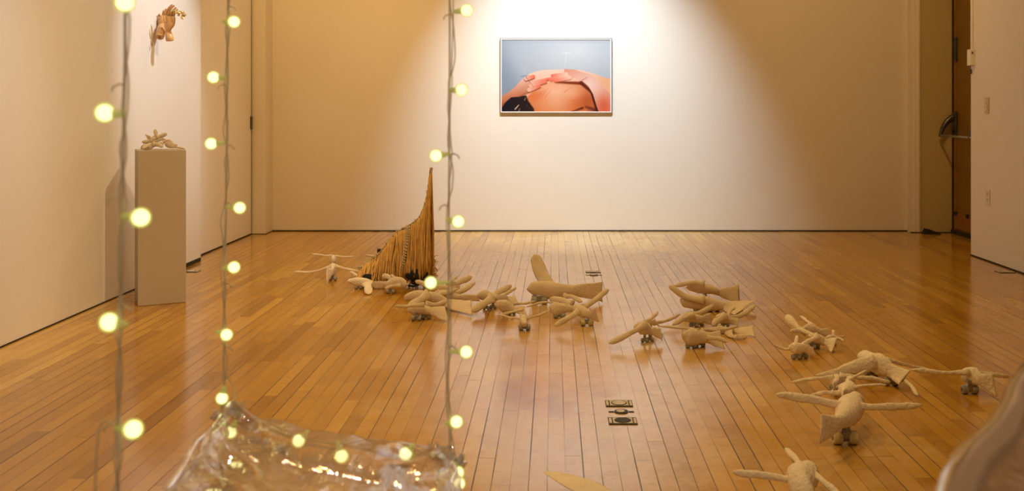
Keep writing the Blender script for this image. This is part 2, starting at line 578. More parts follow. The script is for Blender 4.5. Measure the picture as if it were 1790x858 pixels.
for z in (1.135, 1.165, 1.195):
    MB().box((XR - .0115, 7.272, z - .009), (XR - .0065, 7.296, z + .009), bevel=.002).build('toggle', M['white_plastic'], ls)
wo = empty('wall_outlet', (XR, 7.27, .42), 'wall coloured electrical outlet low on the right wall below the switch', 'outlet')
MB().box((XR - .006, 7.235, .425), (XR - .0005, 7.305, .54), bevel=.003).build('plate', M['trim'], wo)
for z in (.46, .505):
    MB().box((XR - .009, 7.255, z - .014), (XR - .0055, 7.285, z + .014), bevel=.003).build('socket', M['beige_plastic'], wo)
w = MB()
w.add([(3.36, 8.82, 0), (3.51, 8.80, 0), (3.51, 8.86, 0), (3.36, 8.89, 0), (3.38, 8.83, .05), (3.42, 8.825, .042), (3.42, 8.875, .042), (3.38, 8.88, .05), (3.505, 8.81, .008), (3.505, 8.855, .008)],
      [[0, 3, 2, 1], [0, 1, 8, 5, 4], [4, 5, 6, 7], [5, 8, 9, 6], [3, 7, 6, 9, 2], [0, 4, 7, 3], [1, 2, 9, 8]])
tag(w.build('door_stop_wedge', M['black']), 'black wedge doorstop on the floor at the foot of the alcove wall', 'doorstop')

# floor plates
def floor_plate(px, py, w, dep, label, flap=True, rot=0.0):
    Y = depth_at_floor(py)
    c = P(px, py, Y)
    t = empty('floor_outlet_plate', (c.x, c.y, 0), label, 'outlet cover', 'metal floor outlet plates')
    MB().box((c.x - w / 2, c.y - dep / 2, .0002), (c.x + w / 2, c.y + dep / 2, .0035), bevel=.001).build('plate', M['plate_dark'], t)
    MB().box((c.x - w * .34, c.y - dep * .40, .003), (c.x + w * .34, c.y + dep * .40, .0048), bevel=.0008).build('insert', M['plate'], t)
    for s in (-1, 1):
        MB().box((c.x + s * w * .43 - w * .045, c.y - dep * .38, .003), (c.x + s * w * .43 + w * .045, c.y + dep * .38, .0042)).build('end_tab', M['plate'], t)
    r = dep * .33
    m2 = MB().cyl((c.x, c.y, .004), (c.x, c.y, .0062), r, 28)
    m2.build('round_cap', M['plate_dark'] if flap else M['plate'], t)
    m3 = MB()
    m3.loft([[Vector((c.x + math.cos(a) * rr, c.y + math.sin(a) * rr, zz)) for a in [k * math.pi / 14 for k in range(28)]]
             for rr, zz in ((r * 1.22, .0045), (r * 1.18, .0058), (r * 1.0, .0058), (r * .96, .0045))], cap=False)
    m3.build('cap_ring', M['plate_dark'], t, smooth=True)


def round_plate(px, py, r, label):
    Y = depth_at_floor(py)
    c = P(px, py, Y)
    t = empty('round_floor_cover', (c.x, c.y, 0), label, 'outlet cover', 'metal floor outlet plates')
    MB().cyl((c.x, c.y, .0002), (c.x, c.y, .004), r, 32).build('ring', M['plate_dark'], t)
    MB().cyl((c.x - r * .1, c.y, .0035), (c.x - r * .1, c.y, .0055), r * .62, 28).build('cap', M['plate'], t)
    for s in (-1, 1):
        MB().box((c.x + s * r * 1.45 - r * .4, c.y - .006, .0002), (c.x + s * r * 1.45 + r * .4, c.y + .006, .002)).build('end_tab', M['plate_dark'], t)


floor_plate(1082, 706, .105, .078, 'rectangular metal floor outlet plate, farthest of the close trio on the pale centre floor', False)
round_plate(1086, 720, .026, 'round metal floor cover between two rectangular plates')
floor_plate(1088.5, 736.5, .105, .078, 'rectangular metal floor plate with a black round opening, nearest of the close trio', True)
floor_plate(1037, 475.5, .105, .078, 'small rectangular metal floor plate behind the bird with the raised wing', False)
round_plate(1038, 481, .03, 'thin dark floor cover just in front of the far rectangular plate')
floor_plate(334, 474.5, .11, .085, 'dull metal floor plate beside the pedestal near the left wall', False)
floor_plate(1757, 475.5, .11, .085, 'dim metal floor plate close to the right wall', False)

# ------------------------------------------------------------------ framed photograph on the back wall
def art():
    W_, H_ = 264, 174
    U, V = np.meshgrid(np.linspace(88, 1048, W_), np.linspace(100, 730, H_))   # drawing grid
    ss = lambda e0, e1, x: np.clip((x - e0) / (e1 - e0), 0, 1) ** 2 * (3 - 2 * np.clip((x - e0) / (e1 - e0), 0, 1))

    def poly_sd(pts):
        d = np.full(U.shape, 1e9)
        ins = np.zeros(U.shape, bool)
        n = len(pts)
        for i in range(n):
            x0, y0 = pts[i]; x1, y1 = pts[(i + 1) % n]
            ex, ey = x1 - x0, y1 - y0
            t = np.clip(((U - x0) * ex + (V - y0) * ey) / (ex * ex + ey * ey + 1e-9), 0, 1)
            d = np.minimum(d, np.hypot(U - x0 - t * ex, V - y0 - t * ey))
            cond = ((y0 <= V) & (y1 > V)) | ((y1 <= V) & (y0 > V))
            with np.errstate(divide='ignore', invalid='ignore'):
                xi = x0 + (V - y0) / (y1 - y0 if y1 != y0 else 1e-9) * ex
            ins ^= cond & (U < xi)
        return np.where(ins, -d, d)

    def cap_sd(a, b, ra, rb):
        ex, ey = b[0] - a[0], b[1] - a[1]
        t = np.clip(((U - a[0]) * ex + (V - a[1]) * ey) / (ex * ex + ey * ey), 0, 1)
        return np.hypot(U - a[0] - t * ex, V - a[1] - t * ey) - (ra + (rb - ra) * t), t

    img = np.zeros((H_, W_, 3))
    C = lambda *c: np.array(c) / 255.0

    def lay(mask, col):
        img[:] = img * (1 - mask[..., None]) + (col if getattr(col, 'ndim', 1) == 3 else np.broadcast_to(col, img.shape)) * mask[..., None]

    def grad(t, a, b):
        t = np.clip(t, 0, 1)[..., None]
        return a * (1 - t) + b * t
    cov = lambda sd, w=3: 1 - ss(-w, w, sd)
    g = np.clip(np.hypot((U - 760) / 720, (V - 200) / 480), 0, 1)
    img[:] = grad(g, C(208, 214, 219), C(156, 170, 186))
    lay(ss(0, 1, (330 - U) / 260 + (V - 420) / 500) * .5, C(110, 132, 158))
    lay(ss(.2, 1, (160 - V) / 70) * .35, C(150, 160, 172))
    # far contour of the back
    back = poly_sd([(60, 640), (160, 560), (260, 470), (330, 400), (400, 376), (480, 365), (640, 360), (790, 366), (900, 398), (990, 430), (1060, 446), (1060, 760), (60, 760)])
    lay(cov(back), grad((V - 360) / 200, C(240, 205, 186), C(232, 172, 138)))
    lay(cov(back) * ss(860, 1040, U), C(230, 176, 136))
    # near shoulder mound
    mound = poly_sd([(300, 740), (318, 600), (360, 560), (430, 505), (520, 470), (640, 462), (770, 480), (860, 540), (910, 620), (940, 700), (950, 740)])
    sh = grad(np.hypot((U - 560) / 330, (V - 560) / 190), C(238, 194, 162), C(212, 124, 72))
    lay(cov(mound, 5), sh)
    for (x, y, rx, ry, col, am) in ((385, 595, 90, 60, C(212, 104, 52), .7), (740, 655, 110, 70, C(208, 102, 52), .75), (850, 640, 70, 90, C(170, 78, 40), .7),
                                    (470, 660, 60, 60, C(226, 140, 96), .5), (580, 640, 110, 90, C(232, 168, 128), .7), (700, 575, 60, 50, C(236, 170, 134), .6), (540, 520, 90, 22, C(240, 168, 140), .6)):
        q = np.exp(-(((U - x) / rx) ** 2 + ((V - y) / ry) ** 2)) * am
        lay(q * cov(mound, 5), col)
    for x0, y0, x1, y1 in ((440, 600, 500, 520), (470, 610, 520, 545), (700, 640, 800, 590), (760, 660, 770, 620), (640, 560, 700, 520), (420, 580, 470, 540)):
        sd, _ = cap_sd((x0, y0), (x1, y1), 4, 2)
        lay(cov(sd, 4) * .35, C(196, 92, 60))
    lay(cov(cap_sd((700, 735), (800, 700), 4, 10)[0], 8) * .9, C(90, 34, 18))
    lay(cov(cap_sd((720, 740), (830, 735), 8, 8)[0], 4), C(226, 176, 150))
    lay(cov(cap_sd((830, 690), (930, 725), 6, 22)[0], 16) * .7, C(70, 28, 20))
    # dark hair, lower left
    hair = poly_sd([(70, 720), (120, 640), (190, 590), (305, 590), (325, 640), (372, 705), (380, 760), (70, 760)])
    lay(cov(hair, 8), grad((U - 100) / 300, C(26, 26, 36), C(52, 32, 26)))
    # left forearm and hand
    arm = poly_sd([(70, 605), (150, 560), (205, 515), (255, 460), (300, 425), (345, 425), (372, 470), (375, 520), (330, 570), (250, 600), (170, 605), (120, 650), (70, 720)])
    lay(cov(arm), grad((V - 440 - (U - 250) * -.25) / 190, C(232, 190, 172), C(176, 96, 60)))
    lay(cov(cap_sd((80, 680), (300, 585), 6, 14)[0], 14) * .5 * cov(arm, 6), C(120, 58, 36))
    for a, b, ra, rb in (((305, 440), (368, 424), 20, 15), ((350, 480), (494, 446), 15, 10), ((345, 505), (478, 468), 17, 12), ((330, 540), (422, 508), 20, 12)):
        sd, t = cap_sd(a, b, ra, rb)
        lay(cov(cap_sd((a[0], a[1] + 9), (b[0], b[1] + 9), ra, rb)[0], 5) * .85, C(130, 48, 26))
        lay(cov(sd), grad(t, C(228, 180, 160), C(228, 116, 88)))
    # right forearm and hand
    lay(cov(cap_sd((570, 474), (790, 482), 7, 13)[0], 9), C(120, 48, 22))
    lay(cov(cap_sd((790, 478), (884, 560), 16, 13)[0], 9), C(96, 38, 20))
    lay(cov(cap_sd((884, 560), (940, 740), 13, 16)[0], 9), C(70, 28, 20))
    arm2 = poly_sd([(640, 358), (730, 362), (800, 385), (870, 405), (930, 450), (1000, 530), (1060, 590), (1060, 760), (955, 760), (925, 680), (895, 580), (850, 500), (800, 462), (740, 440), (690, 440), (640, 425)])
    lay(cov(arm2), grad(np.hypot((U - 850) / 330, (V - 500) / 250), C(238, 206, 194), C(212, 132, 104)))
    lay(np.exp(-(((U - 990) / 60) ** 2 + ((V - 680) / 90) ** 2)) * .7 * cov(arm2), C(214, 84, 52))
    lay(cov(cap_sd((800, 455), (845, 430), 6, 3)[0], 6) * .6, C(196, 112, 90))
    for a, b, ra, rb in (((660, 400), (532, 412), 14, 9), ((665, 412), (495, 444), 14, 9), ((675, 425), (520, 452), 15, 11), ((690, 432), (560, 462), 15, 11)):
        sd, t = cap_sd(a, b, ra, rb)
        lay(cov(cap_sd((a[0], a[1] + 7), (b[0], b[1] + 7), ra, rb)[0], 4) * .8, C(176, 74, 48))
        lay(cov(sd), grad(t, C(236, 196, 178), C(234, 118, 92)))
    # threads, pins and specks
    for a, b, w_, col, am in (((660, 225), (642, 350), 2.2, C(230, 236, 240), .7), ((628, 216), (700, 218), 3, C(235, 240, 244), .8), ((262, 424), (318, 412), 5, C(110, 150, 160), .9),
                              ((300, 425), (368, 512), 2.5, C(120, 80, 60), .8), ((285, 330), (280, 410), 1.6, C(205, 215, 225), .5), ((300, 330), (298, 410), 1.6, C(205, 215, 225), .5),
                              ((206, 710), (240, 672), 5, C(220, 205, 170), .9), ((236, 730), (250, 705), 3, C(220, 190, 150), .8), ((290, 630), (300, 610), 3, C(200, 170, 130), .8), ((410, 330), (416, 312), 2, C(225, 232, 240), .6)):
        lay(cov(cap_sd(a, b, w_, w_ * .6)[0], 2.2) * am, col)
    rs = np.random.RandomState(3)
    for _ in range(34):
        x, y = rs.uniform(150, 760), rs.uniform(130, 720)
        lay(cov(np.hypot(U - x, V - y) - rs.uniform(1, 3), 2) * .45, C(240, 236, 232))
    lin = np.where(img <= .04045, img / 12.92, ((img + .055) / 1.055) ** 2.4) * np.array([.86, .84, .84])
    return W_, H_, lin


Yp = YB
fx0, fx1 = P(875.5, 0, Yp).x, P(1068.5, 0, Yp).x
fz0, fz1 = P(0, 196.5, Yp).z, P(0, 68, Yp).z
pf = empty('framed_photograph', ((fx0 + fx1) / 2, YB, fz0), 'white framed photograph of two hands resting on a bare back, hung on the back wall', 'picture')
dep = .030
mb = MB()
b_ = .009
mb.box((fx0, YB - dep, fz0), (fx0 + b_, YB - .001, fz1)).box((fx1 - b_, YB - dep, fz0), (fx1, YB - .001, fz1))
mb.box((fx0 + b_, YB - dep, fz0), (fx1 - b_, YB - .001, fz0 + b_)).box((fx0 + b_, YB - dep, fz1 - b_), (fx1 - b_, YB - .001, fz1))
mb.build('frame', M['frame_white'], pf)
mb = MB()
e_ = .006
mb.box((fx0 - e_, YB - dep * .9, fz0), (fx0 - .0003, YB - .001, fz1 + e_)).box((fx1 + .0003, YB - dep * .9, fz0), (fx1 + e_, YB - .001, fz1 + e_))
mb.box((fx0 - .0002, YB - dep * .9, fz1 + .0003), (fx1 + .0002, YB - .001, fz1 + e_))
mb.build('frame_edge', M['frame_dark'], pf)
aw, ah, lin = art()
gx = np.linspace(fx0 + b_, fx1 - b_, aw)
gz = np.linspace(fz1 - b_, fz0 + b_, ah)
vs = [(x, YB - dep + .006, z) for z in gz for x in gx]
fs = [[j * aw + i, (j + 1) * aw + i, (j + 1) * aw + i + 1, j * aw + i + 1] for j in range(ah - 1) for i in range(aw - 1)]
po = mesh_obj('photographic_print', vs, fs, M['print'], pf, smooth=False)
ca = po.data.color_attributes.new('Col', 'FLOAT_COLOR', 'POINT')
buf = np.ones((aw * ah, 4), dtype=np.float32)
buf[:, :3] = lin.reshape(-1, 3)
ca.data.foreach_set('color', buf.ravel())

# ------------------------------------------------------------------ pedestal
A = Vector((-2.405, 5.625, 0)); rot = math.radians(27); S = .262; PZ = .900
ux = Vector((math.cos(rot), math.sin(rot), 0)); uy = Vector((-math.sin(rot), math.cos(rot), 0))
pc = A + ux * S / 2 + uy * S / 2
ped = MB().box((pc.x - S / 2, pc.y - S / 2, .001), (pc.x + S / 2, pc.y + S / 2, PZ), rot=rot, bevel=.0025).build('pedestal', M['pedestal'])
tag(ped, 'tall plain off white pedestal standing on the floor by the left wall', 'pedestal')


# ------------------------------------------------------------------ birds
def truck(parent, c, s, wheel_mat, top, ax=0.0):
    """skate truck standing on the floor at c; axle along ax; top = height where it meets the body"""
    r, wd, sp = .023 * s, .032 * s, .026 * s
    d_ = Vector((math.cos(ax), math.sin(ax), 0)); e_ = Vector((-math.sin(ax), math.cos(ax), 0))
    c = Vector((c.x, c.y, 0))
    m = MB()
    top = max(top, r * 2.2)
    m.tube([c + d_ * -(sp + wd * .55) + Vector((0, 0, r)), c + d_ * (sp + wd * .55) + Vector((0, 0, r))], .005 * s, 8)
    rings = []
    for t, hw, hd in ((r * .55, .010, .012), (r * 1.1, .013, .018), (r * 1.9, .018, .017), (max(r * 2.3, top * .7), .014, .014), (top, .016, .016)):
        rings.append([c + Vector((0, 0, t)) + d_ * (a * hw * s) + e_ * (b * hd * s) for a, b in ((-1, -1), (1, -1), (1, 1), (-1, 1))])
    m.loft(rings)
    t_ = m.build('truck', M['steel'], parent)
    for sg in (-1, 1):
        w0 = c + d_ * (sg * sp - wd / 2) + Vector((0, 0, r))
        w1 = c + d_ * (sg * sp + wd / 2) + Vector((0, 0, r))
        q = MB().tube([w0, w0.lerp(w1, .12), w0.lerp(w1, .88), w1], [r * .82, r, r, r * .82], 20)
        q.cyl(w0 - d_ * .0015, w1 + d_ * .0015, r * .4, 12, 1)
        smooth_angle(q.build('wheel', None, t_, mats=[wheel_mat, M['iron']]), 35)


def jitter(p, amp, f=22):
    q = noise.noise_vector(p * f)
    return p + q * amp


BIRD_GROUP = 'papier-mache birds on skate wheels spread across the floor'


def make_bird(label, wy, trucks, body, bh, tail, wings, bw=None, ws=.7, wheel='g', mat='papier', name='paper_bird', group=BIRD_GROUP, Y0=None, amp=.0055, axle=0.0, minz=.006, cat='bird sculpture', beak=True):
    Y0 = Y0 or depth_at_floor(wy)
    mat = M[mat]

    def pt(q):
        px, py = q[0], q[1]
        Y = Y0 + (q[2] if len(q) > 2 else 0)
        v = P(px, py, Y)
        if v.z < minz:                                    # keep it on or above what carries it
            Y = F * (H - minz) / (py - CY)
            v = P(px, py, Y)
        return v
    sp = [pt(q) for q in body]
    tt, tb = pt(tail[0]), pt(tail[1])
    sp.append((tt + tb) / 2)
    k = Y0 / F
    bh_m = bh * k * (1.35 if name == 'clay_bird' else .90)
    bw_m = (bw * .86 if bw else bh * .62) * k
    base = sp[0].lerp(sp[-1], .45)
    root = empty(name, (base.x, base.y, 0 if minz < .1 else minz - .002), label, cat, group)
    n = 16
    rb = random.Random(label)
    hmod = [rb.uniform(.84, 1.18) for _ in range(7)]
    wmod = [rb.uniform(.8, 1.2) for _ in range(7)]
    slant = rb.uniform(-.016, .016)
    th = max((tt - tb).length / 2 * 1.06, .004)
    tdir = (tt - tb).normalized()
    hp = [(0, .06), (.05, .30), (.11, .62), (.17, .78), (.22, .84), (.33, 1.0)] if beak else [(0, .10), (.05, .40), (.11, .60), (.17, .62), (.22, .70), (.33, .98)]
    hp += [(.33001, hp[-1][1]), (.45, 1.0), (.6, .74), (.7, .58)]
    wp = [(0, .12), (.05, .48), (.11, .68), (.17, .62), (.22, .75), (.33, 1.0), (.45, .92), (.6, .62), (.7, .42), (.82, .2), (1, .09)]
    rings = []
    ts = [0, .015, .04, .08, .13, .19, .26, .33, .41, .49, .56, .63, .7, .78, .86, .93, .975, 1.0]
    for t in ts:
        c = catmull(sp, t)
        tn = (catmull(sp, min(1, t + .03)) - catmull(sp, max(0, t - .03))).normalized()
        if t <= .7:
            hh = bh_m / 2 * interp(hp, t)
        else:
            u = (t - .7) / .3
            hh = bh_m / 2 * .58 * (1 - u) + th * u
        mi_ = min(5, int(t * 6)); mf = t * 6 - mi_
        hh *= (hmod[mi_] * (1 - mf) + hmod[mi_ + 1] * mf) if t < .8 else 1
        upv = Vector((0, 0, 1))
        if abs(tn.z) > .93:
            upv = Vector((0, 1, 0))
        upv = (upv - tn * upv.dot(tn)).normalized()
        u = min(1, max(0, (t - .45) / .5)); u = u * u * (3 - 2 * u)
        if tdir.dot(upv) < 0:
            td = -tdir
        else:
            td = tdir
        hv = (upv * (1 - u) + td * u)
        if t < 1:
            hv = hv - tn * hv.dot(tn) * (1 - u)
        hv.normalize()
        wv = tn.cross(hv).normalized()
        ww = max(bw_m / 2 * interp(wp, t) * (wmod[mi_] * (1 - mf) + wmod[mi_ + 1] * mf), .003)
        r_ = []
        for j in range(n):
            a = 2 * math.pi * j / n
            ca, sa = math.cos(a), math.sin(a)
            q = c + wv * (ww * math.copysign(abs(ca) ** 1.15, ca)) + hv * (hh * math.copysign(abs(sa) ** .85, sa))
            if t > .85:
                q += tn * (slant * sa * (t - .85) / .15 + .006 * abs(sa) * (t - .85) / .15)
            q = jitter(jitter(q, amp, 16), amp * .45, 55)
            q.z = max(q.z, minz - .003)
            r_.append(q)
        rings.append(r_)
    s_ = ts.index(.7)
    MB().loft(rings[:s_ + 1], cap=1).build('body', mat, root, smooth=True)
    MB().loft(rings[s_:], cap=2).build('tail', mat, root, smooth=True)
    for wg in wings:
        pts, wpx = [pt(q) for q in wg['p']], wg['w']
        w_m = wpx * k * (1.75 if name == 'clay_bird' else 1.15)
        d_m = wg.get('d', max(.010, min(.022, w_m * .6)))
        if len(pts) == 2:
            pts = [pts[0], pts[0].lerp(pts[1], .5) + Vector((0, 0, wg.get('arch', .006))), pts[1]]
        # run the blade into the body so it is joined there
        rings = []
        taper = wg.get('tp', [(0, 1.5), (.1, 1.15), (.25, .85), (.45, .85), (.7, 1.0), (.88, .82), (.97, .5), (1, .18)])
        for t in [0, .08, .18, .3, .42, .55, .68, .8, .89, .95, .985, 1.0]:
            c = catmull(pts, t)
            tn = (catmull(pts, min(1, t + .04)) - catmull(pts, max(0, t - .04))).normalized()
            view = Vector((c.x, c.y, c.z - H)).normalized()
            b1 = tn.cross(Vector((0, 0, 1)) if wg.get('flat') else view)
            b1 = b1.normalized() if b1.length > 1e-4 else Vector((0, 0, 1))
            b2 = tn.cross(b1).normalized()
            f_ = interp(taper, t)
            r_ = []
            for j in range(12):
                a = 2 * math.pi * j / 12
                ca, sa = math.cos(a), math.sin(a)
                q = c + b1 * (math.copysign(abs(ca) ** .8, ca) * w_m / 2 * f_) + b2 * (math.copysign(abs(sa) ** 1.1, sa) * d_m / 2 * f_)
                q = jitter(q, amp * .7, 30)
                q.z = max(q.z, minz - .003)
                r_.append(q)
            rings.append(r_)
        MB().loft(rings).build('wing', mat, root, smooth=True)
    for tr in trucks:
        px = tr[0]
        dy = tr[1] if len(tr) > 1 else 0
        Y = Y0 + dy
        c = Vector(((px - CX) * Y / F, Y, 0))
        # height of the spine above the truck
        best = min((catmull(sp, t / 20) for t in range(3, 14)), key=lambda q: (Vector((q.x, q.y, 0)) - c).length)
        truck(root, c, ws, M['wheel_yellow'] if wheel == 'y' else M['wheel_grey'], max(best.z - bh_m * .15, .03), axle)
    return root


W = lambda w, *p, **kw: dict(p=p, w=w, **kw)

# -- far left pair and the birds around the fringe
make_bird('farthest paper bird at the left end, thin level wings raised behind another bird', 470.5, [(582,)],
          [(585, 449, .10), (583, 453, .03), (581, 456, -.03)], 17, ((577, 449, -.1), (577, 460, -.1)),
          [W(3, (580, 447), (562, 446), (545, 443)), W(3, (587, 447), (604, 449), (620, 448))], bw=13, ws=.5, mat='papier_b')
make_bird('paper bird with long drooping thin wings at the left end, its tail toward us', 490, [(582,)],
          [(584, 466, .12), (582, 469, .05), (580, 475, -.03)], 22, ((572, 467, -.13), (571, 497, -.17)),
          [W(3.4, (577, 466), (545, 475), (514, 475)), W(3.8, (587, 465), (606, 470), (630, 475))], bw=17, ws=.62, mat='papier_b')
make_bird('low paper bird with a blunt head facing left in front of the fringe', 505, [(627,)],
          [(607, 491), (618, 492), (640, 494), (662, 500)], 19, ((686, 490, .03), (690, 501, .03)),
          [W(13, (642, 496, -.04), (645, 514, -.13)), W(5, (633, 489, .05), (611, 475, .16)), W(7, (628, 486, .1), (635, 472, .18))], ws=.55, mat='papier_b', beak=False)
make_bird('paper bird with short spiky wings directly below the hanging fringe', 513, [(683,)],
          [(712, 497), (698, 495), (678, 497)], 23, ((655, 492, .02), (656, 505, .02)),
          [W(9, (690, 491, .04), (668, 481, .13)), W(5, (694, 490, .02), (682, 481, .08)), W(5, (700, 499, -.05), (672, 504, -.12))], ws=.7)
# -- cluster right of the fringe
make_bird('front paper bird of the cluster by the fringe, flared tail dropping to the floor', 559, [(728, -.02), (745, .02)],
          [(711, 540), (726, 541), (750, 543)], 24, ((779, 536), (780, 562)),
          [W(5, (742, 532, -.03), (715, 535, -.06), (690, 534.5, -.09)), W(7.5, (745, 532, .03), (765, 532, .08), (784, 525, .14))], ws=.62)
make_bird('round headed paper bird with wide square tail, second row of the cluster by the fringe', 543, [(738,), (782,)],
          [(706, 522), (720, 518), (758, 520), (786, 531)], 24, ((823, 525), (824, 551)),
          [W(13, (748, 515, -.05), (730, 526, -.15), (714, 538, -.22)), W(7, (748, 517, .05), (775, 513, .12), (801, 505, .2))], ws=.6, beak=False)
make_bird('hindmost paper bird of the cluster by the fringe with leaf shaped wings', 519, [(768,)],
          [(752, 507), (766, 503), (786, 506)], 20, ((802, 499), (805, 513)),
          [W(8, (758, 505, .0), (726, 491, .1)), W(10, (783, 500, .05), (805, 492, .12), (825, 484, .2)), W(4.5, (784, 498, .06), (801, 482, .22))], ws=.5)
make_bird('paper bird with a forked fish tail and a long right-swept wing beside the fringe', 532, [(785,)],
          [(755, 514), (772, 515), (800, 519)], 19, ((834, 515), (838, 527)),
          [W(9, (765, 514, -.04), (800, 511, .06), (831, 494, .22)), W(11, (772, 517, -.05), (752, 530, -.16))], ws=.5)
# -- middle group
make_bird('paper bird with one wide paddle wing slanting across it, left of the middle group', 541, [(850,), (862, .03)],
          [(834, 521), (845, 516), (866, 520)], 20, ((886, 517), (889, 531)),
          [W(12, (860, 521, -.02), (842, 533, -.12), (825, 543, -.2)), W(10, (852, 523, .03), (874, 509, .14), (894, 499, .25))], ws=.45)
make_bird('paper bird half hidden behind the slanted paddle wing, upright squared tail', 532, [(880,)],
          [(858, 525), (872, 524), (886, 524)], 19, ((901, 516), (904, 533)),
          [W(6, (866, 525, -.03), (849, 530, -.12)), W(6, (868, 523, .03), (885, 513, .14), (903, 502, .24))], ws=.5)
make_bird('low plump paper bird with a flared tail just left of the small bird facing us', 552, [(884,), (895, .03)],
          [(866, 537), (876, 534), (896, 540)], 22, ((916, 534), (920, 553)),
          [W(3.8, (914, 541, -.05), (892, 546, -.1), (870, 551, -.14)), W(4, (898, 531, .05), (918, 530, .1), (936, 526, .2))], ws=.45)
make_bird('small paper bird facing the viewer on two wheels, narrowest of the middle group', 577, [(917,)],
          [(917, 565, -.05), (916, 563, .0), (913, 556, .08)], 22, ((909, 548, .15), (910, 558, .15)),
          [W(3.8, (914, 557), (895, 556, .03), (872, 550, .05)), W(4, (921, 556), (940, 551, .06), (962, 542, .12))], bw=18, ws=.7, beak=False)
make_bird('largest middle paper bird with one broad wing raised straight up', 531, [(943,)],
          [(920, 506), (938, 504), (972, 508), (1010, 507)], 33, ((1053, 493), (1051, 527)),
          [W(21, (962, 503, .02), (946, 478, .07), (934, 445, .12), d=.016, tp=[(0, .9), (.3, .95), (.6, 1.0), (.85, .9), (.96, .6), (1, .2)]),
           W(7, (986, 517, -.05), (1003, 520, -.12), (1017, 528, -.18))], ws=1.1)
make_bird('paper bird under the raised wing bird, thin wing reaching left', 556, [(978,)],
          [(960, 538), (974, 540), (996, 540)], 23, ((1016, 536), (1018, 552)),
          [W(3.8, (992, 534), (952, 528, .02), (919, 537, .0)), W(11, (1000, 532, .05), (982, 525, .12), (961, 523, .18))], ws=.75)
make_bird('paper bird with long diagonal wings and a yellowish wheel, right end of the middle group', 569, [(1026,)],
          [(1001, 537, .15), (1014, 543, .05), (1028, 549, -.02)], 26, ((1040, 540, -.1), (1046, 562, -.1)),
          [W(9, (1012, 544, -.04), (992, 557, -.1), (969, 569, -.15)), W(9, (1020, 538, .05), (1042, 523, .13), (1064, 506, .2))], ws=.8, wheel='y')
# -- lone pair
make_bird('paper bird on thin feet whose long left wing tip touches the floor', 598, [(1127,), (1136, .02)],
          [(1110, 571, .05), (1122, 573), (1138, 577)], 26, ((1151, 574, -.03), (1158, 595, -.05)),
          [W(9, (1130, 567, -.03), (1098, 584, -.1), (1064, 601, -.16)), W(5.5, (1128, 563, .05), (1140, 555, .14), (1151, 545, .22))], bw=22, ws=.42)
make_bird('small paper bird behind the one whose wing tip touches the floor', 579, [(1138,)],
          [(1127, 559), (1137, 561), (1144, 564)], 13, ((1149, 563), (1150, 570)),
          [W(3.5, (1134, 560), (1120, 568, -.05)), W(5.5, (1143, 565), (1166, 560, .1), (1189, 549, .2))], ws=.4)
# -- right cluster
make_bird('broad flat paper bird at the back of the right cluster, rounded tail', 528, [(1232,)],
          [(1199, 503), (1214, 502), (1242, 506), (1262, 512)], 24, ((1292, 497), (1289, 528)),
          [W(7, (1232, 496, -.05), (1210, 494, -.03), (1178, 500, .0))], ws=.7)
make_bird('large paper bird with a dark raised left wing in the right cluster', 545, [(1222,), (1248, .02)],
          [(1189, 523), (1205, 527), (1240, 532), (1272, 535)], 30, ((1321, 525), (1284, 551)),
          [W(10, (1232, 524, -.04), (1200, 519, -.02), (1169, 499, .0)), W(8, (1288, 545), (1322, 553, -.04))], ws=.75)
make_bird('paper bird with crossed slanting wings at the left of the right cluster', 572, [(1213,), (1222, .03)],
          [(1192, 551), (1206, 555), (1224, 557)], 22, ((1241, 548), (1243, 567)),
          [W(8, (1212, 551, -.03), (1175, 568, -.14)), W(8, (1208, 551, .03), (1229, 544, .12), (1248, 533, .22))], ws=.55)
make_bird('paper bird with a long wing pointing up right in the right cluster', 570, [(1268,)],
          [(1250, 553), (1262, 556), (1276, 560)], 20, ((1288, 556), (1290, 569)),
          [W(10, (1268, 553, -.03), (1245, 568, -.13)), W(8, (1268, 558), (1296, 551, .1), (1321, 533, .22)), W(5, (1272, 551, .03), (1285, 537, .15))], ws=.5)
make_bird('front paper bird of the right cluster with wings straight out to both sides', 608, [(1208,), (1223, .03)],
          [(1192, 581), (1206, 587), (1234, 590)], 34, ((1262, 578), (1261, 609)),
          [W(4.5, (1222, 577), (1190, 573), (1149, 570)), W(5, (1226, 577, .03), (1258, 577, .1), (1290, 571, .18)), W(7, (1236, 590, -.08), (1272, 597, -.14))], ws=.62)
make_bird('paper bird with a squared dark tail behind the front bird of the right cluster', 583, [(1275,)],
          [(1238, 576), (1256, 578), (1286, 579)], 18, ((1314, 569), (1319, 588)),
          [W(10, (1274, 581, -.05), (1282, 590, -.1), (1306, 588, -.14)), W(5, (1268, 575, .05), (1246, 568, .18))], ws=.55)
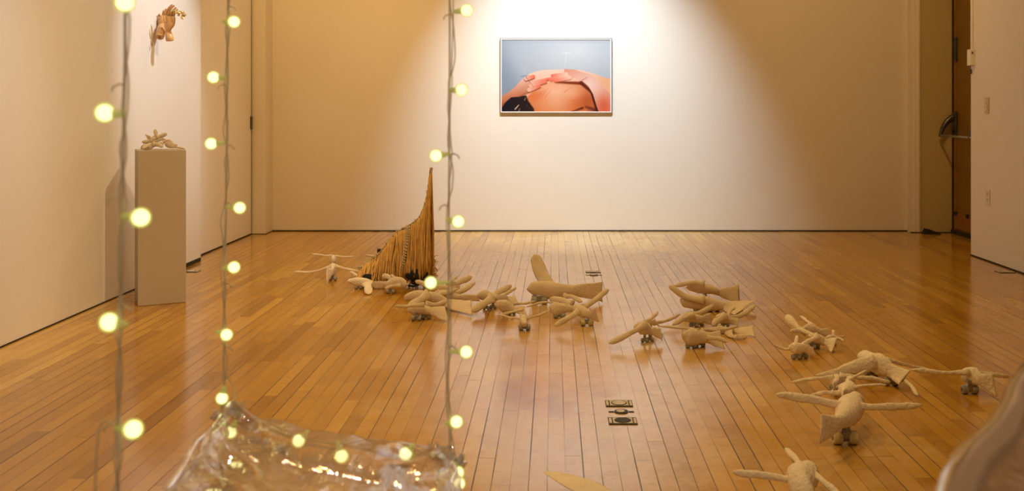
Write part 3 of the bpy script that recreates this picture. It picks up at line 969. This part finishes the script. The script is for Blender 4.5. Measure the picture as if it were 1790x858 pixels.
# -- small right group
make_bird('hindmost paper bird of the small right group with a squared tail', 600, [(1425,)],
          [(1402, 577), (1414, 573), (1432, 578)], 20, ((1448, 573), (1446, 588)),
          [W(5, (1420, 568, .05), (1411, 561, .12), (1399, 551, .2)), W(7, (1408, 582, -.05), (1380, 579, -.12))], ws=.5, mat='papier_b')
make_bird('paper bird with a flat fanned wing tip in the small right group', 610, [(1418,), (1425, .02)],
          [(1412, 586), (1424, 589), (1442, 598)], 21, ((1461, 590, -.04), (1455, 617, -.05)),
          [W(13, (1420, 585), (1396, 573, .06), (1374, 552, .14), tp=[(0, .4), (.3, .45), (.6, .7), (.85, 1.05), (.96, .9), (1, .5)]), W(8, (1430, 588, -.05), (1413, 597, -.12), (1398, 605, -.2))], ws=.5, mat='papier_b')
make_bird('little paper bird with a forked tail at the right end of the small right group', 604, [(1456,)],
          [(1444, 589), (1452, 590), (1462, 591)], 12, ((1474, 586), (1474, 598)),
          [W(5, (1457, 590), (1456, 577, .04)), W(4, (1462, 591), (1476, 597, -.05))], ws=.35, mat='papier_b')
make_bird('front paper bird of the small right group, thin left wing curling up', 628, [(1392,), (1404, .02)],
          [(1378, 606), (1390, 609), (1408, 609)], 22, ((1421, 609), (1425, 626)),
          [W(4.5, (1394, 607), (1374, 611), (1351, 602)), W(6, (1390, 607, .03), (1394, 586, .12))], ws=.5, mat='papier_b')
# -- big right foreground group
make_bird('large paper bird with broad sagging left wing and spiked tail, back of the foreground group', 669, [(1523, .1), (1557, -.04)],
          [(1502, 621, .16), (1520, 628, .08), (1540, 638, .0), (1560, 650, -.05)], 40, ((1587, 646, -.1), (1572, 672, -.12)),
          [W(20, (1530, 632), (1482, 646, -.04), (1428, 655, -.1), tp=[(0, 1.1), (.3, 1.1), (.5, .9), (.7, .45), (.9, .3), (1, .15)]),
           W(6, (1550, 628, .05), (1592, 640, .07), (1640, 651, .1)), W(6, (1580, 662, -.1), (1605, 692, -.16))], bw=34, ws=.7, mat='papier_b', beak=False)
make_bird('paper bird with level pointed wings just behind the stacked pair in the right foreground', 683, [(1462,)],
          [(1468, 656, .15), (1464, 664, .05), (1461, 671, -.02)], 26, ((1459, 668, -.1), (1457, 684, -.1)),
          [W(6, (1458, 659), (1425, 661), (1381, 669)), W(7, (1468, 656), (1510, 660), (1556, 667))], bw=28, ws=.6, mat='papier_b')
make_bird('tiny paper bird with a diagonal stick wing above the foreground stack', 692, [(1484,)],
          [(1492, 661, .10), (1487, 666, .03), (1482, 672, -.03)], 18, ((1479, 668, -.08), (1480, 682, -.08)),
          [W(4.2, (1482, 669), (1452, 686)), W(4.6, (1486, 665), (1517, 648))], bw=17, ws=.45, mat='papier_b')
make_bird('paper bird with slim straight wings, directly behind the nearest complete bird', 709, [(1480,)],
          [(1487, 668, .15), (1483, 678, .05), (1478, 686, -.03)], 26, ((1474, 682, -.1), (1473, 702, -.1)),
          [W(7, (1472, 687), (1414, 692)), W(5, (1490, 678), (1549, 672.5))], bw=34, ws=.6, mat='papier_b')
make_bird('nearest complete paper bird, tail toward us on two yellow skate wheels', 776, [(1477,)],
          [(1500, 694, .24), (1490, 706, .14), (1480, 724, .02), (1462, 740, -.08)], 50, ((1437, 724, -.15), (1436, 775, -.17)),
          [W(14, (1482, 712, .05), (1425, 699, .05), (1356, 689, .05)), W(12, (1490, 710, .06), (1548, 711, .05), (1612, 708.5, .05))], bw=58, ws=1.0, wheel='y', mat='papier_b', beak=False)
make_bird('paper bird at the far right with one long wing reaching behind the clear plastic', 688, [(1695,)],
          [(1689, 648, .12), (1695, 655, .04), (1712, 662, -.02)], 36, ((1739, 656, -.06), (1736, 690, -.07)),
          [W(7, (1695, 651), (1645, 651, .02), (1590, 645, .05)), W(7, (1700, 650), (1730, 654), (1766, 658))], bw=32, ws=.75, mat='papier_b', beak=False)
make_bird('paper bird cut off by the bottom edge, two pale stick wings spread left and up', 905, [(1402,)],
          [(1420, 815, .16), (1408, 826, .08), (1400, 850, -.05), (1420, 880, -.12)], 64, ((1475, 862, -.2), (1462, 900, -.22)),
          [W(12, (1405, 842), (1345, 832), (1280, 825)), W(12, (1410, 828, .05), (1391, 803, .14), (1373, 783, .24)), W(11, (1415, 822, .05), (1440, 842, -.05), (1470, 868, -.12))], bw=62, ws=1.0, mat='papier_b', Y0=2.78, beak=False)
make_bird('paper bird almost out of frame at the bottom centre, only a pale wing blade showing', 905, [(1115,)],
          [(1040, 905, .0), (1065, 900), (1120, 905), (1160, 905)], 46, ((1200, 892), (1200, 930)),
          [W(58, (1085, 890, .0), (1020, 850, .08), (952, 824, .16), d=.016, flat=True, tp=[(0, .9), (.3, 1.0), (.5, .95), (.75, .65), (.9, .38), (1, .12)])], bw=46, ws=1.0, mat='papier_b', Y0=2.72)

# -- small clay figures heaped on the pedestal
PG = 'small pale figures heaped on the pedestal'
kw = dict(ws=.4, mat='clay', name='clay_bird', group=PG, amp=.0015, minz=PZ + .002, cat='small sculpture')
make_bird('small clay bird lying at the left edge of the pedestal top, long blade forward', 0, [],
          [(250, 259, -.02), (258, 257), (270, 253)], 9, ((283, 248), (285, 256)),
          [W(4, (262, 254), (249, 259.5, -.04)), W(4, (268, 252), (285, 257, -.03))], Y0=5.74, **kw)
make_bird('small clay bird with one wing standing upright, top of the pedestal heap', 0, [],
          [(263, 248, -.01), (268, 245), (275, 243)], 11, ((285, 240), (290, 245)),
          [W(4, (274, 243), (273, 235), (271, 225.5)), W(4, (275, 240), (283, 237), (292, 233.5)), W(4, (270, 246), (260, 247), (248, 248.5))], Y0=5.80, **kw)
make_bird('small clay bird with a pointed leaf tail rising at the left of the pedestal heap', 0, [],
          [(275, 250), (270, 249), (264, 247)], 9, ((256, 239), (261, 235)),
          [W(5, (268, 250), (256, 255), (246, 259.5))], Y0=5.82, **kw)
make_bird('small clay bird at the right of the pedestal heap, thin stick wing pointing right', 0, [],
          [(288, 250), (294, 252), (303, 254.5)], 9, ((309, 252), (308, 257.5)),
          [W(2, (303, 256.5), (312, 257.5, .04), (324, 260, .08)), W(2.5, (285, 248), (296, 245), (303, 252)), W(2, (283, 252), (289, 247), (296, 244))], Y0=5.76, **kw)

# ------------------------------------------------------------------ wooden hands on the left wall
HY = 6.45
hs = empty('wooden_hand_sculpture', (XL, HY, 1.68), 'pair of jointed wooden mannequin hands fixed to the left wall above the pedestal', 'sculpture')
hp_ = lambda px, py, dy=0: P(px, py, HY + dy * 1.7)
kk = HY / F


def limb(name, pts, rads, mat, n=16, flat=1.0):
    m = MB().tube(pts, rads, n)
    return smooth_angle(m.build(name, mat, hs), 60)


# rear hand (nearer the wall): wrist block with a bored end, palm, fingers
limb('wrist', [hp_(283.5, 44, .03), hp_(282.5, 48, .01), hp_(280.5, 60, -.02), hp_(279.5, 65, -.03)], [5 * kk, 7 * kk, 7.4 * kk, 6.6 * kk], M['wood'])
limb('bored_end', [hp_(279.3, 64.5, -.045), hp_(279.2, 65.2, -.05)], [2.6 * kk, 2.6 * kk], M['wood_dark'])
limb('palm', [hp_(283, 46, .03), hp_(282.5, 40, .03), hp_(283, 32, .03), hp_(284, 27, .03)], [4.5 * kk, 6 * kk, 5.8 * kk, 4 * kk], M['wood'])
for i, (x0, y0, x1, y1, x2, y2) in enumerate(((279, 30, 277.5, 27, 278.5, 24), (284, 29, 285, 23, 286, 18), (288, 28, 289, 21, 290, 15))):
    limb('finger', [hp_(x0, y0, .03), hp_(x1, y1, .03), hp_(x2, y2, .02)], [1.9 * kk, 1.7 * kk, 1.2 * kk], M['wood'], 10)
# front hand
limb('wrist', [hp_(294, 50, -.02), hp_(294.5, 56, -.02), hp_(296, 64, -.03), hp_(297, 70, -.03), hp_(297.2, 71.8, -.03)], [4.6 * kk, 5.2 * kk, 6.4 * kk, 6.9 * kk, 5.8 * kk], M['wood'])
rings = []
for px, py, wl, dl_ in ((293.5, 54, 3.5, 3), (294, 50, 6, 4.5), (296, 43, 9, 6), (296.8, 36, 9.9, 6), (296.8, 30, 9.8, 5.2), (296.6, 27.5, 9.2, 4)):
    c = hp_(px, py, -.03)
    rings.append([c + Vector((math.cos(a) * wl * kk, math.sin(a) * dl_ * kk, math.cos(a) * -1.2 * kk)) for a in [j * math.pi / 10 for j in range(20)]])
smooth_angle(MB().loft(rings).build('palm', M['wood'], hs), 60)
for (x0, x1, y1, x2, y2, x3, y3) in ((289, 291, 20, 296, 13, 301, 8), (294, 296, 20, 299, 14, 305, 9.5), (299, 300, 22, 303, 18, 308, 13), (303.5, 304.5, 23, 307, 20, 311, 16)):
    limb('knuckle', [hp_(x0, 28, -.03), hp_(x0 + .3, 25.5, -.03)], [2.3 * kk, 2.3 * kk], M['wood_dark'], 10)
    limb('finger', [hp_(x0, 26, -.03), hp_(x1, y1, -.035), hp_((x1 + x2) / 2, (y1 + y2) / 2, -.038)], [2.2 * kk, 2.1 * kk, 1.7 * kk], M['wood'], 10)
    limb('finger', [hp_((x1 + x2) / 2 + .3, (y1 + y2) / 2, -.038), hp_(x2, y2, -.04), hp_(x3, y3, -.04)], [2.0 * kk, 2.0 * kk, 1.4 * kk], M['wood'], 10)
limb('thumb', [hp_(288.5, 38, -.045), hp_(286.8, 32, -.05), hp_(286.6, 27, -.05)], [2.3 * kk, 2.1 * kk, 1.5 * kk], M['wood'], 10)
fo = MB()
for c, r in (((305, 19), 3.4), ((309, 20.5), 3.8), ((313.5, 22), 3.4), ((318, 21.5), 3.6), ((321, 26), 4.2), ((319.5, 31), 3.4), ((312, 26), 2.4)):
    b0 = len(fo.v)
    fo.sphere(hp_(c[0], c[1], -.04), r * kk, 0, 10, 7, (1.15, .8, .9))
    for i in range(b0, len(fo.v)):
        fo.v[i] = jitter(fo.v[i], .006, 70)
fo.build('gold_foil', M['foil'], hs)
limb('wall_peg', [hp_(284, 45, .04), Vector((XL + .001, HY + .06, hp_(284, 45).z))], [.006, .006], M['wood_dark'], 10)

# ------------------------------------------------------------------ fringe sculpture
FY = 6.30
base = P(715, 500, FY)
fr = empty('fringe_sculpture', (base.x, base.y, 0), 'tall tan yarn fringe draped from a rising ridge with a sharp peak', 'sculpture')
ridge = [(754, 294), (751, 318), (748, 340), (743, 360), (735, 379), (722, 391), (706, 400), (692, 408), (682, 420), (672, 434), (662, 446), (650, 455), (640, 461), (630, 470)]
rp = [P(x, y, FY + .02 * math.sin(i * 1.3)) for i, (x, y) in enumerate(ridge)]
rnd = random.Random(11)


def strand(mb, p, length, lean, bulge, r):
    pts = []
    n = 9
    ph = rnd.uniform(0, 6.28)
    for i in range(n + 1):
        t = i / n
        q = Vector(p) + Vector((lean.x * t + .004 * math.sin(ph + t * 9), lean.y * t - bulge * math.sin(min(1, t * 1.15) * math.pi * .5) + .004 * math.cos(ph * 1.7 + t * 8), -length * t))
        if q.z < .006:
            q.z = .006 + .002 * math.sin(i * 3 + ph)
            q.x += lean.x * .3 * t + .004
        pts.append(q)
    mb.tube(pts, r, 5, 0)


def fringe(t0, t1, count, name, side, mat, bulge, lenf=(.86, 1.02)):
    mb = MB()
    for i in range(count):
        t = t0 + (t1 - t0) * (i + rnd.random()) / count
        p = catmull(rp, t) + Vector((0, side * .012, rnd.uniform(-.012, .004)))
        low = t > .62
        ln = (p.z - .02) * rnd.uniform(*lenf)
        lean = Vector((rnd.uniform(-.012, .012) - (.05 * (t - .55) if low else 0), side * rnd.uniform(0, .05), 0))
        strand(mb, p, ln, lean, rnd.uniform(.2, 1.0) * bulge * (1 if side < 0 else -1), rnd.uniform(.003, .0062))
    o = mb.build(name, mat, fr, smooth=True)
    o['kind'] = 'stuff'
    return o


fringe(0.02, .50, 120, 'fringe', -1, M['yarn'], .09, (.80, 1.0))
fringe(.48, 1.0, 120, 'fringe', -1, M['yarn'], .09)
fringe(0.02, 1.0, 120, 'fringe', 1, M['yarn'], .06)
# dark inner sheet puts shade into the gaps between strands
mb = MB()
vs, fs = [], []
for i in range(29):
    p = catmull(rp, .01 + .98 * i / 28)
    for j in range(7):
        t = j / 6
        vs.append((p.x + .012 * math.sin(i * 1.7) * t, p.y + .012 + .01 * math.sin(i * 2.3 + j), p.z + (.03 - p.z) * t - .006))
for i in range(28):
    for j in range(6):
        fs.append([i * 7 + j, i * 7 + j + 1, (i + 1) * 7 + j + 1, (i + 1) * 7 + j])
mesh_obj('inner_shade_sheet', vs, fs, M['yarn_shade'], fr)
# plaited ridge and a second plait running down the front
def braid(pts, r, name):
    mb = MB()
    n = 90
    for s in range(3):
        q = []
        for i in range(n + 1):
            t = i / n
            c = catmull(pts, t)
            a = t * n * .55 + s * 2.094
            q.append(c + Vector((math.cos(a), math.sin(a * 2) * .6, math.sin(a))) * r)
        mb.tube(q, r * .75, 6)
    mb.build(name, M['braid'], fr, smooth=True)


braid(rp, .0065, 'ridge_braid')
braid([P(x, y, FY - .085) for x, y in ((713, 398), (711, 415), (708, 440), (703, 462), (697, 480), (690, 492))], .009, 'front_braid')
# loose knots along the ridge
mb = MB()
for i in range(80):
    c = catmull(rp, .12 + .86 * i / 45) + Vector((rnd.uniform(-.006, .006), rnd.uniform(-.02, .02), rnd.uniform(.0, .012)))
    mb.tube([c, c + Vector((rnd.uniform(-.02, .014), rnd.uniform(-.01, .01), rnd.uniform(.004, .02)))], [.0035, .0015], 5)
kn = mb.build('knot_tufts', M['braid'], fr, smooth=True)
kn['kind'] = 'stuff'
# ragged right edge
mb = MB()
for i in range(26):
    z = .02 + .16 * rnd.random()
    c = Vector((P(757, 0, FY).x, FY + rnd.uniform(-.04, .03), z))
    mb.tube([c, c + Vector((.012, rnd.uniform(-.02, .02), .012)), c + Vector((rnd.uniform(.015, .035), rnd.uniform(-.02, .02), rnd.uniform(-.02, .02)))], [.003, .0025, .0015], 5)
rg = mb.build('ragged_edge', M['yarn'], fr, smooth=True)
rg['kind'] = 'stuff'
smooth_angle(MB().tube([(P(756.5, 0, FY).x, FY, .0), (P(757, 0, FY).x, FY, .35), (P(754.5, 0, FY).x, FY, rp[0].z + .004)], [.011, .008, .003], 10).build('support_pole', M['yarn'], fr))
# black cloth and rings under the skirt
def lump(name, c, r, mat, sc=(1, 1, 1), amp=.02):
    mb = MB().sphere(c, r, 0, 22, 14, sc)
    mb.v = [jitter(v, amp, 18) for v in mb.v]
    for v in mb.v:
        v.z = max(v.z, .002)
    mb.build(name, mat, fr, smooth=True)


lump('black_bundle', P(645, 489, FY - .10), .042, M['black'], (1.1, .8, .85), .015)
lump('black_bundle', P(727, 484, FY - .10), .06, M['black'], (1.15, .6, .8), .025)
smooth_angle(MB().tube([P(x, y, FY - .15) for x, y in ((713, 499), (724, 500), (735, 496), (744, 487), (747, 476))], .007, 10).build('black_loop', M['black'], fr))
MB().box(P(660, 441, FY + .12) - Vector((0, .02, 0)), P(668.5, 435, FY + .12) + Vector((0, .02, 0)), bevel=.003).build('black_tab', M['black'], fr)
m_ = MB().tube([P(640, 446, FY + .06), P(657, 448, FY + .06)], [.007, .007], 8)
m_.build('pale_stick', M['papier'], fr, smooth=True)

# ------------------------------------------------------------------ plastic wrapped swing seats
def wrinkle(p, f=9):
    a = noise.noise(Vector((p.x * f, p.y * f, p.z * f)))
    b = noise.noise(Vector((p.x * f * 2.7 + 5, p.y * f * 1.3, p.z * f)))
    return (1 - abs(a) * 2) * .6 + (1 - abs(b) * 2) * .4


def film_pad(name, corners, thick, mat, parent, nu=70, nv=90, edge_prof=None, puff=.016, wr=.004, rad=.014, ins=.012):
    FL, FR, NL, NR = corners
    vs, fs = [], []
    for side in (1, -1):
        for j in range(nv + 1):
            v = j / nv
            for i in range(nu + 1):
                u = i / nu
                p = FL * (1 - u) * (1 - v) + FR * u * (1 - v) + NL * (1 - u) * v + NR * u * v
                ed = min(u, 1 - u, v, 1 - v)
                e = min(1, ed / .10)
                e = math.sin(e * math.pi / 2)
                # corners gathered upward by the cords, edges sag between them
                cu, cv = abs(2 * u - 1), abs(2 * v - 1)
                corner = max(0, cu * cv) ** 5
                w = wrinkle(p + Vector((0, 0, side * 3)))
                radial = math.sin(math.atan2(v - .5, u - .5) * 18 + 4 * noise.noise(p * 5)) * (cu * cv) ** 1.5 * rad
                z = side * (thick / 2 * e + puff * e) + (wr * w + radial) * (.35 + .65 * e) + corner * .012
                inset = ins * noise.noise(p * 14 + Vector((2, 7, side))) * (1 - e * .7)
                q = p + Vector((inset, inset * .6, z))
                if edge_prof and side > 0:
                    q.z += edge_prof(u) * (1 - v) ** 3
                vs.append(q)
    off = (nu + 1) * (nv + 1)
    for s in (0, 1):
        for j in range(nv):
            for i in range(nu):
                a = s * off + j * (nu + 1) + i
                q = [a, a + 1, a + nu + 2, a + nu + 1]
                fs.append(q if s == 1 else q[::-1])
    # close the rim
    rim = [i for i in range(nu + 1)] + [j * (nu + 1) + nu for j in range(1, nv + 1)] + [nv * (nu + 1) + i for i in range(nu - 1, -1, -1)] + [j * (nu + 1) for j in range(nv - 1, 0, -1)]
    for a, b in zip(rim, rim[1:] + rim[:1]):
        fs.append([a, b, off + b, off + a])
    return mesh_obj(name, vs, fs, mat, parent)


sFL, sFR, sNL, sNR = P(384, 742, 1.55), P(799, 828, 1.42), P(203, 975, .944), P(905, 1105, .83)
sc_ = (sFL + sFR + sNL + sNR) / 4
sw = empty('plastic_swing_seat', (sc_.x, sc_.y, sc_.z), 'clear crinkled plastic wrapped swing seat hanging on cords in the left foreground', 'swing')
ep = lambda u: .012 * math.exp(-((u - .1) / .07) ** 2) - .006 * math.exp(-((u - .42) / .1) ** 2) + .014 * math.exp(-((u - .9) / .08) ** 2) + .004
film_pad('plastic_wrap', (sFL, sFR, sNL, sNR), .035, M['film'], sw, edge_prof=ep)


def knot(parent, c, r=.012):
    mb = MB()
    for i in range(9):
        d_ = Vector((rnd.uniform(-1, 1), rnd.uniform(-1, 1), rnd.uniform(-.6, 1))).normalized()
        mb.tube([c, c + d_ * r * .7, c + d_ * r * 1.3 + Vector((0, 0, r * .3))], [r * .35, r * .4, r * .12], 7)
    mb.build('gathered_film', M['film_knot'], parent, smooth=True)


def cord_pts(path, Y, top=True):
    pts = [P(x, y, Y) for x, y in path]
    if top:
        p = pts[0]
        pts.insert(0, Vector((p.x + (p.x - pts[1].x) * .5, p.y, ZC - .003)))
    return pts


cords = {
    'FL': ([(399, -20), (397, 130), (396, 300), (393, 480), (391, 640), (389, 735)], 1.55),
    'FR': ([(786, -20), (786, 150), (785, 300), (784, 500), (784, 700), (789, 822)], 1.42),
    'NL': ([(219, -20), (218, 120), (214, 320), (211, 520), (207, 760), (205, 965)], .944),
}
for key, (path, Y) in cords.items():
    pts = cord_pts(path, Y)
    fine = [catmull(pts[1:], t / 24) for t in range(25)]
    MB().tube([pts[0]] + fine, .0016, 8).build('hanging_cord', M['cord'], sw, smooth=True)
for c in (sFL, sFR, sNL):
    knot(sw, c + Vector((0, 0, .012)))


# pale crumpled film facets added for sparkles of light on the seat
def crumple(spots, r):
    mb = MB()
    for c in spots:
        for k in range(5):
            a = Vector((rnd.uniform(-1, 1), rnd.uniform(-1, 1), rnd.uniform(-.2, .5))) * r
            d_ = Vector((rnd.uniform(-1, 1), rnd.uniform(-1, 1), rnd.uniform(-.5, .5))).normalized() * r
            e_ = d_.cross(Vector((rnd.uniform(-1, 1), rnd.uniform(-1, 1), rnd.uniform(-1, 1)))).normalized() * r * .45
            o_ = c + a
            mb.add([o_ - d_ - e_ * .3, o_ - e_, o_ + d_ * .3 - e_ * .5, o_ + d_, o_ + e_ * .8, o_ - d_ * .4 + e_], [[0, 1, 2, 4, 5], [2, 3, 4]])
    mb.build('gathered_film', M['film_knot'], sw)


far = lambda u, v=.0, h=.02: (sFL * (1 - u) + sFR * u) * (1 - v) + (sNL * (1 - u) + sNR * u) * v + Vector((0, 0, h))
for k_, (u0, v0, u1, v1, rr_) in enumerate(((.03, .05, .05, .95, .004), (.045, .05, .09, .9, .003), (.035, .06, .10, .85, .004), (.05, .05, .17, .6, .0025), (.97, .06, .93, .5, .003), (.95, .08, .86, .5, .003))):
    MB().tube([far(u0 + (u1 - u0) * t / 10, v0 + (v1 - v0) * t / 10, .030) + Vector((.004 * math.sin(t * 1.1 + k_), 0, .002 * math.sin(t * 2.0 + k_))) for t in range(11)],
              [rr_ * (.5 + .5 * math.sin(t / 10 * math.pi)) + .0008 for t in range(11)], 7).build('film_fold', M['film2'], sw, smooth=True)
crumple([far(.03), far(.05, .02, .03), far(.08, .02, .036), far(.11, .03, .03), far(.09, .08, .035)], .011)
crumple([far(.90, .01, .03), far(.94, .03, .03), far(.97, .04, .025), far(.93, .09, .03), far(.985, .02, .02)], .011)
crumple([far(.22, .30, .03), far(.27, .33, .03), far(.33, .36, .03), far(.2, .36, .03)], .012)

# second, nearer seat at the lower right
q0, q1 = P(1672, 866, .682), P(1832, 622, 1.065)
q0.z = q1.z = .878
q0, q1 = q1.lerp(q0, 1.75), q0.lerp(q1, 1.7)
q2, q3 = q0 + Vector((.42, -.22, -.01)), q1 + Vector((.42, -.22, -.01))
c2 = (q0 + q1 + q2 + q3) / 4
sw2 = empty('plastic_swing_seat', (c2.x, c2.y, c2.z), 'blurred clear plastic wrapped swing seat close to the camera at the lower right', 'swing')
film_pad('plastic_wrap', (q1, q3, q0, q2), .012, M['film2'], sw2, nu=50, nv=50, puff=.0, wr=.002, rad=0, ins=.001)
ed = MB().tube([q0.lerp(q1, t / 16) + Vector((.006 * math.sin(t * 1.9), 0, .004 * math.sin(t * 2.7))) for t in range(0, 17)], [.014 + .001 * math.sin(t * 1.3) for t in range(17)], 10)
ed.build('rolled_edge', M['film_edge'], sw2, smooth=True)
for c in (q3, q2, q1 + Vector((.03, .02, 0))):
    MB().tube([c, Vector((c.x + .02, c.y, ZC - .003))], .0016, 8).build('hanging_cord', M['cord'], sw2, smooth=True)


# ------------------------------------------------------------------ globe string lights
def string_light(name_label, wire_path, Y, bulbs, extra=None, r=.01):
    top = P(wire_path[0][0], wire_path[0][1], Y)
    root = empty('globe_string_lights', (top.x, top.y, top.z), name_label, 'string lights', 'warm globe string lights wound along the swing cords')
    base = [P(x, y, Y) for x, y in wire_path]
    mb = MB()
    n = 150
    rr = random.Random(int(wire_path[0][0]))
    for s in range(2):
        q = []
        for i in range(n + 1):
            t = i / n
            c = catmull(base, t)
            a = t * n * .20 + s * math.pi
            am = .0022 + .0035 * max(0, noise.noise(Vector((t * 14, s * 3.1, wire_path[0][0])))) * 2
            q.append(c + Vector((math.cos(a) * am, math.sin(a) * am, 0)))
        mb.tube(q, .0011, 6)
    # twist tails standing off the wire
    for bx, by, *_ in bulbs:
        t = (by - wire_path[0][1]) / (wire_path[-1][1] - wire_path[0][1])
        if 0.02 < t < .98:
            c = catmull(base, min(1, max(0, t + rr.uniform(-.05, .03))))
            sg = rr.choice((-1, 1))
            mb.tube([c, c + Vector((sg * .005, -.002, .002)), c + Vector((sg * .011, -.004, -.001)), c + Vector((sg * .013, -.002, -.006))], [.0012, .0014, .0012, .0009], 6)
    if extra:
        for path, YY in extra:
            pts = [P(x, y, yy if yy else YY) for x, y, yy in path]
            mb.tube([catmull(pts, k / 40) for k in range(41)], .0012, 6)
    mb.build('wire', M['wire'], root, smooth=True)
    for b in bulbs:
        bx, by = b[0], b[1]
        yb = b[2] if len(b) > 2 else Y
        c = P(bx, by, yb)
        if len(b) > 3:
            anchor = P(b[3], b[4], yb)
        else:
            # anchor on the wire at about the same height
            tb = min(((catmull(base, k / 200) - c).length, k) for k in range(201))[1] / 200
            anchor = catmull(base, tb)
        dv = anchor - c
        d_ = dv.normalized() if dv.length > 1e-4 else Vector((0, 0, 1))
        rb = r
        m = MB()
        m.sphere(c, rb, 0, 24, 16)
        m.sphere(c, rb * .80, 1, 20, 12)
        o = m.build('bulb', None, root, smooth=True, mats=[M['shell'], M['core']])
        ln = max(dv.length, rb * 1.5)
        MB().tube([c + d_ * rb * .88, c + d_ * rb * 1.25, c + d_ * (rb * 1.9 if ln > rb * 1.9 else ln), c + d_ * max(ln, rb * 1.9)],
                  [rb * .50, rb * .42, rb * .30, .0013], 10).build('neck', M['socket'], o, smooth=True)
    return root


string_light('nearest globe string lights, thickest cord hanging at the far left', [(223, -40), (222, 60), (219, 200), (215, 300), (212, 400), (210, 540), (208, 660), (206, 800), (204, 950)], .944,
             [(218, 4, .93, 224, -28), (183, 197), (246, 380), (191, 563), (233, 750)],
             extra=[([(190, 735, 0), (176, 742, 0), (170, 780, 0), (167, 840, 0), (168, 940, 0)], .95), ([(216, 385, 0), (238, 374, 0), (230, 372, 0)], .94)])
string_light('globe string lights down the second cord and across the plastic seat', [(400, -30), (398, 70), (395, 200), (397, 300), (391, 420), (392, 560), (394, 640), (389, 732)], 1.545,
             [(409, 38), (373, 135), (369, 251), (419, 363), (409, 467), (396, 585), (388, 696, 1.53, 392, 676), (403, 755, 1.47, 412, 735), (522, 770, 1.42, 540, 752), (597, 797, 1.36, 590, 770), (709, 793, 1.38, 722, 778)],
             extra=[([(394, 655, 0), (410, 680, 0), (422, 722, 1.53), (470, 740, 1.5), (530, 765, 1.46), (592, 775, 1.42), (650, 768, 1.42), (715, 780, 1.42), (780, 815, 1.42)], 1.545)], r=.0102)
string_light('globe string lights hanging down the cord left of the centre', [(789, -30), (793, 90), (787, 150), (785, 240), (790, 300), (783, 370), (786, 480), (786, 560), (781, 680), (789, 760), (791, 818)], 1.415,
             [(816, 18), (807, 157), (762, 272), (801, 387), (753, 494), (815, 615), (798, 737), (800, 826, 1.40, 793, 808), (802, 845, 1.39, 793, 818)], r=.0098)

# ------------------------------------------------------------------ lights
def spot(name, loc, target, energy, col, angle, blend=.6, size=.06):
    l = bpy.data.lights.new(name, 'SPOT')
    l.energy = energy; l.color = col; l.spot_size = math.radians(angle); l.spot_blend = blend; l.shadow_soft_size = size
    o = bpy.data.objects.new(name, l)
    COL.objects.link(o)
    o.location = loc
    o.rotation_euler = (Vector(target) - Vector(loc)).to_track_quat('-Z', 'Y').to_euler()
    return o


WARM = (1.0, .62, .20)
AMBER = (1.0, .56, .17)
MID = (1.0, .74, .42)
COOL = (1.0, .92, .80)
spot('picture_spot', (.05, 7.0, 3.8), (.22, 9.05, 1.05), 690, (.80, .92, 1.0), 61, .9, .05)
spot('hand_spot', (-.95, 6.12, 3.35), (-2.65, 6.62, 1.5), 200, (.97, .96, 1.0), 40, .8, .03)
spot('pedestal_spot', (.05, 4.45, 3.3), (-2.5, 5.9, .8), 190, MID, 60, .8, .05)
spot('left_wall_spot', (-1.7, 3.6, 3.6), (-2.65, 4.0, 1.6), 150, (.97, .96, 1.0), 52, .9, .05)
for i, (x, y, tx, ty, e) in enumerate(((-1.2, 4.2, -1.0, 4.4, 145), (-1.2, 7.4, -1.0, 7.2, 100), (.9, 5.2, .8, 5.4, 110), (2.2, 6.8, 2.0, 6.6, 40), (1.8, 2.6, 1.8, 3.2, 30), (-.6, 1.8, -.7, 2.6, 140))):
    spot('floor_spot_%d' % i, (x, y, 3.75), (tx, ty, 0), e, WARM, 105, .9, .08)
spot('rear_fill', (.2, -1.4, 3.2), (-.35, 1.4, 1.0), 100, (1.0, .86, .66), 46, 1, .06)  # unseen fill added behind the camera to lighten the cords
spot('swing_glint_fill', (-.95, 4.9, 3.6), (-.35, 1.25, .65), 60, (.92, .96, 1.0), 15, .6, .05)  # unseen cool light added to make the plastic sparkle
spot('wall_fill_1', (-1.5, 6.9, 3.7), (-1.9, 9.05, 1.3), 190, AMBER, 90, 1, .08)  # this and the next three: unseen warm fills added to brighten walls
spot('wall_fill_2', (2.2, 6.4, 3.7), (2.3, 9.05, 1.3), 120, AMBER, 90, 1, .08)
spot('wall_fill_3', (1.2, 5.6, 3.7), (3.25, 6.4, 1.3), 28, AMBER, 90, 1, .08)
spot('wall_fill_4', (-.9, 4.6, 3.7), (-2.7, 6.4, 1.5), 10, WARM, 100, 1, .08)

w = bpy.data.worlds.new('world')
scn.world = w
w.use_nodes = True
bg = w.node_tree.nodes['Background']
bg.inputs[0].default_value = (1.0, .72, .42, 1)
bg.inputs[1].default_value = .02

# ------------------------------------------------------------------ camera
cam = bpy.data.cameras.new('camera')
co = bpy.data.objects.new('camera', cam)
COL.objects.link(co)
co.location = (0, 0, H)
co.rotation_euler = (math.pi / 2, 0, 0)
cam.sensor_width = 36
cam.lens = 36 * F / 1790
cam.shift_x = (895 - CX) / 1790
cam.shift_y = -(429 - CY) / 1790
cam.clip_start = .05
cam.dof.use_dof = True
cam.dof.focus_distance = 5.2
cam.dof.aperture_fstop = 7.0
scn.camera = co

for o in list(bpy.data.objects):
    if '_org' in o:
        del o['_org']
scn.view_settings.view_transform = 'Standard'
scn.view_settings.look = 'None'
scn.view_settings.exposure = 0
scn.cycles.max_bounces = 10
scn.cycles.transparent_max_bounces = 24
scn.cycles.use_denoising = True
scn.cycles.sample_clamp_indirect = 6
scn.cycles.caustics_reflective = False
scn.cycles.caustics_refractive = False
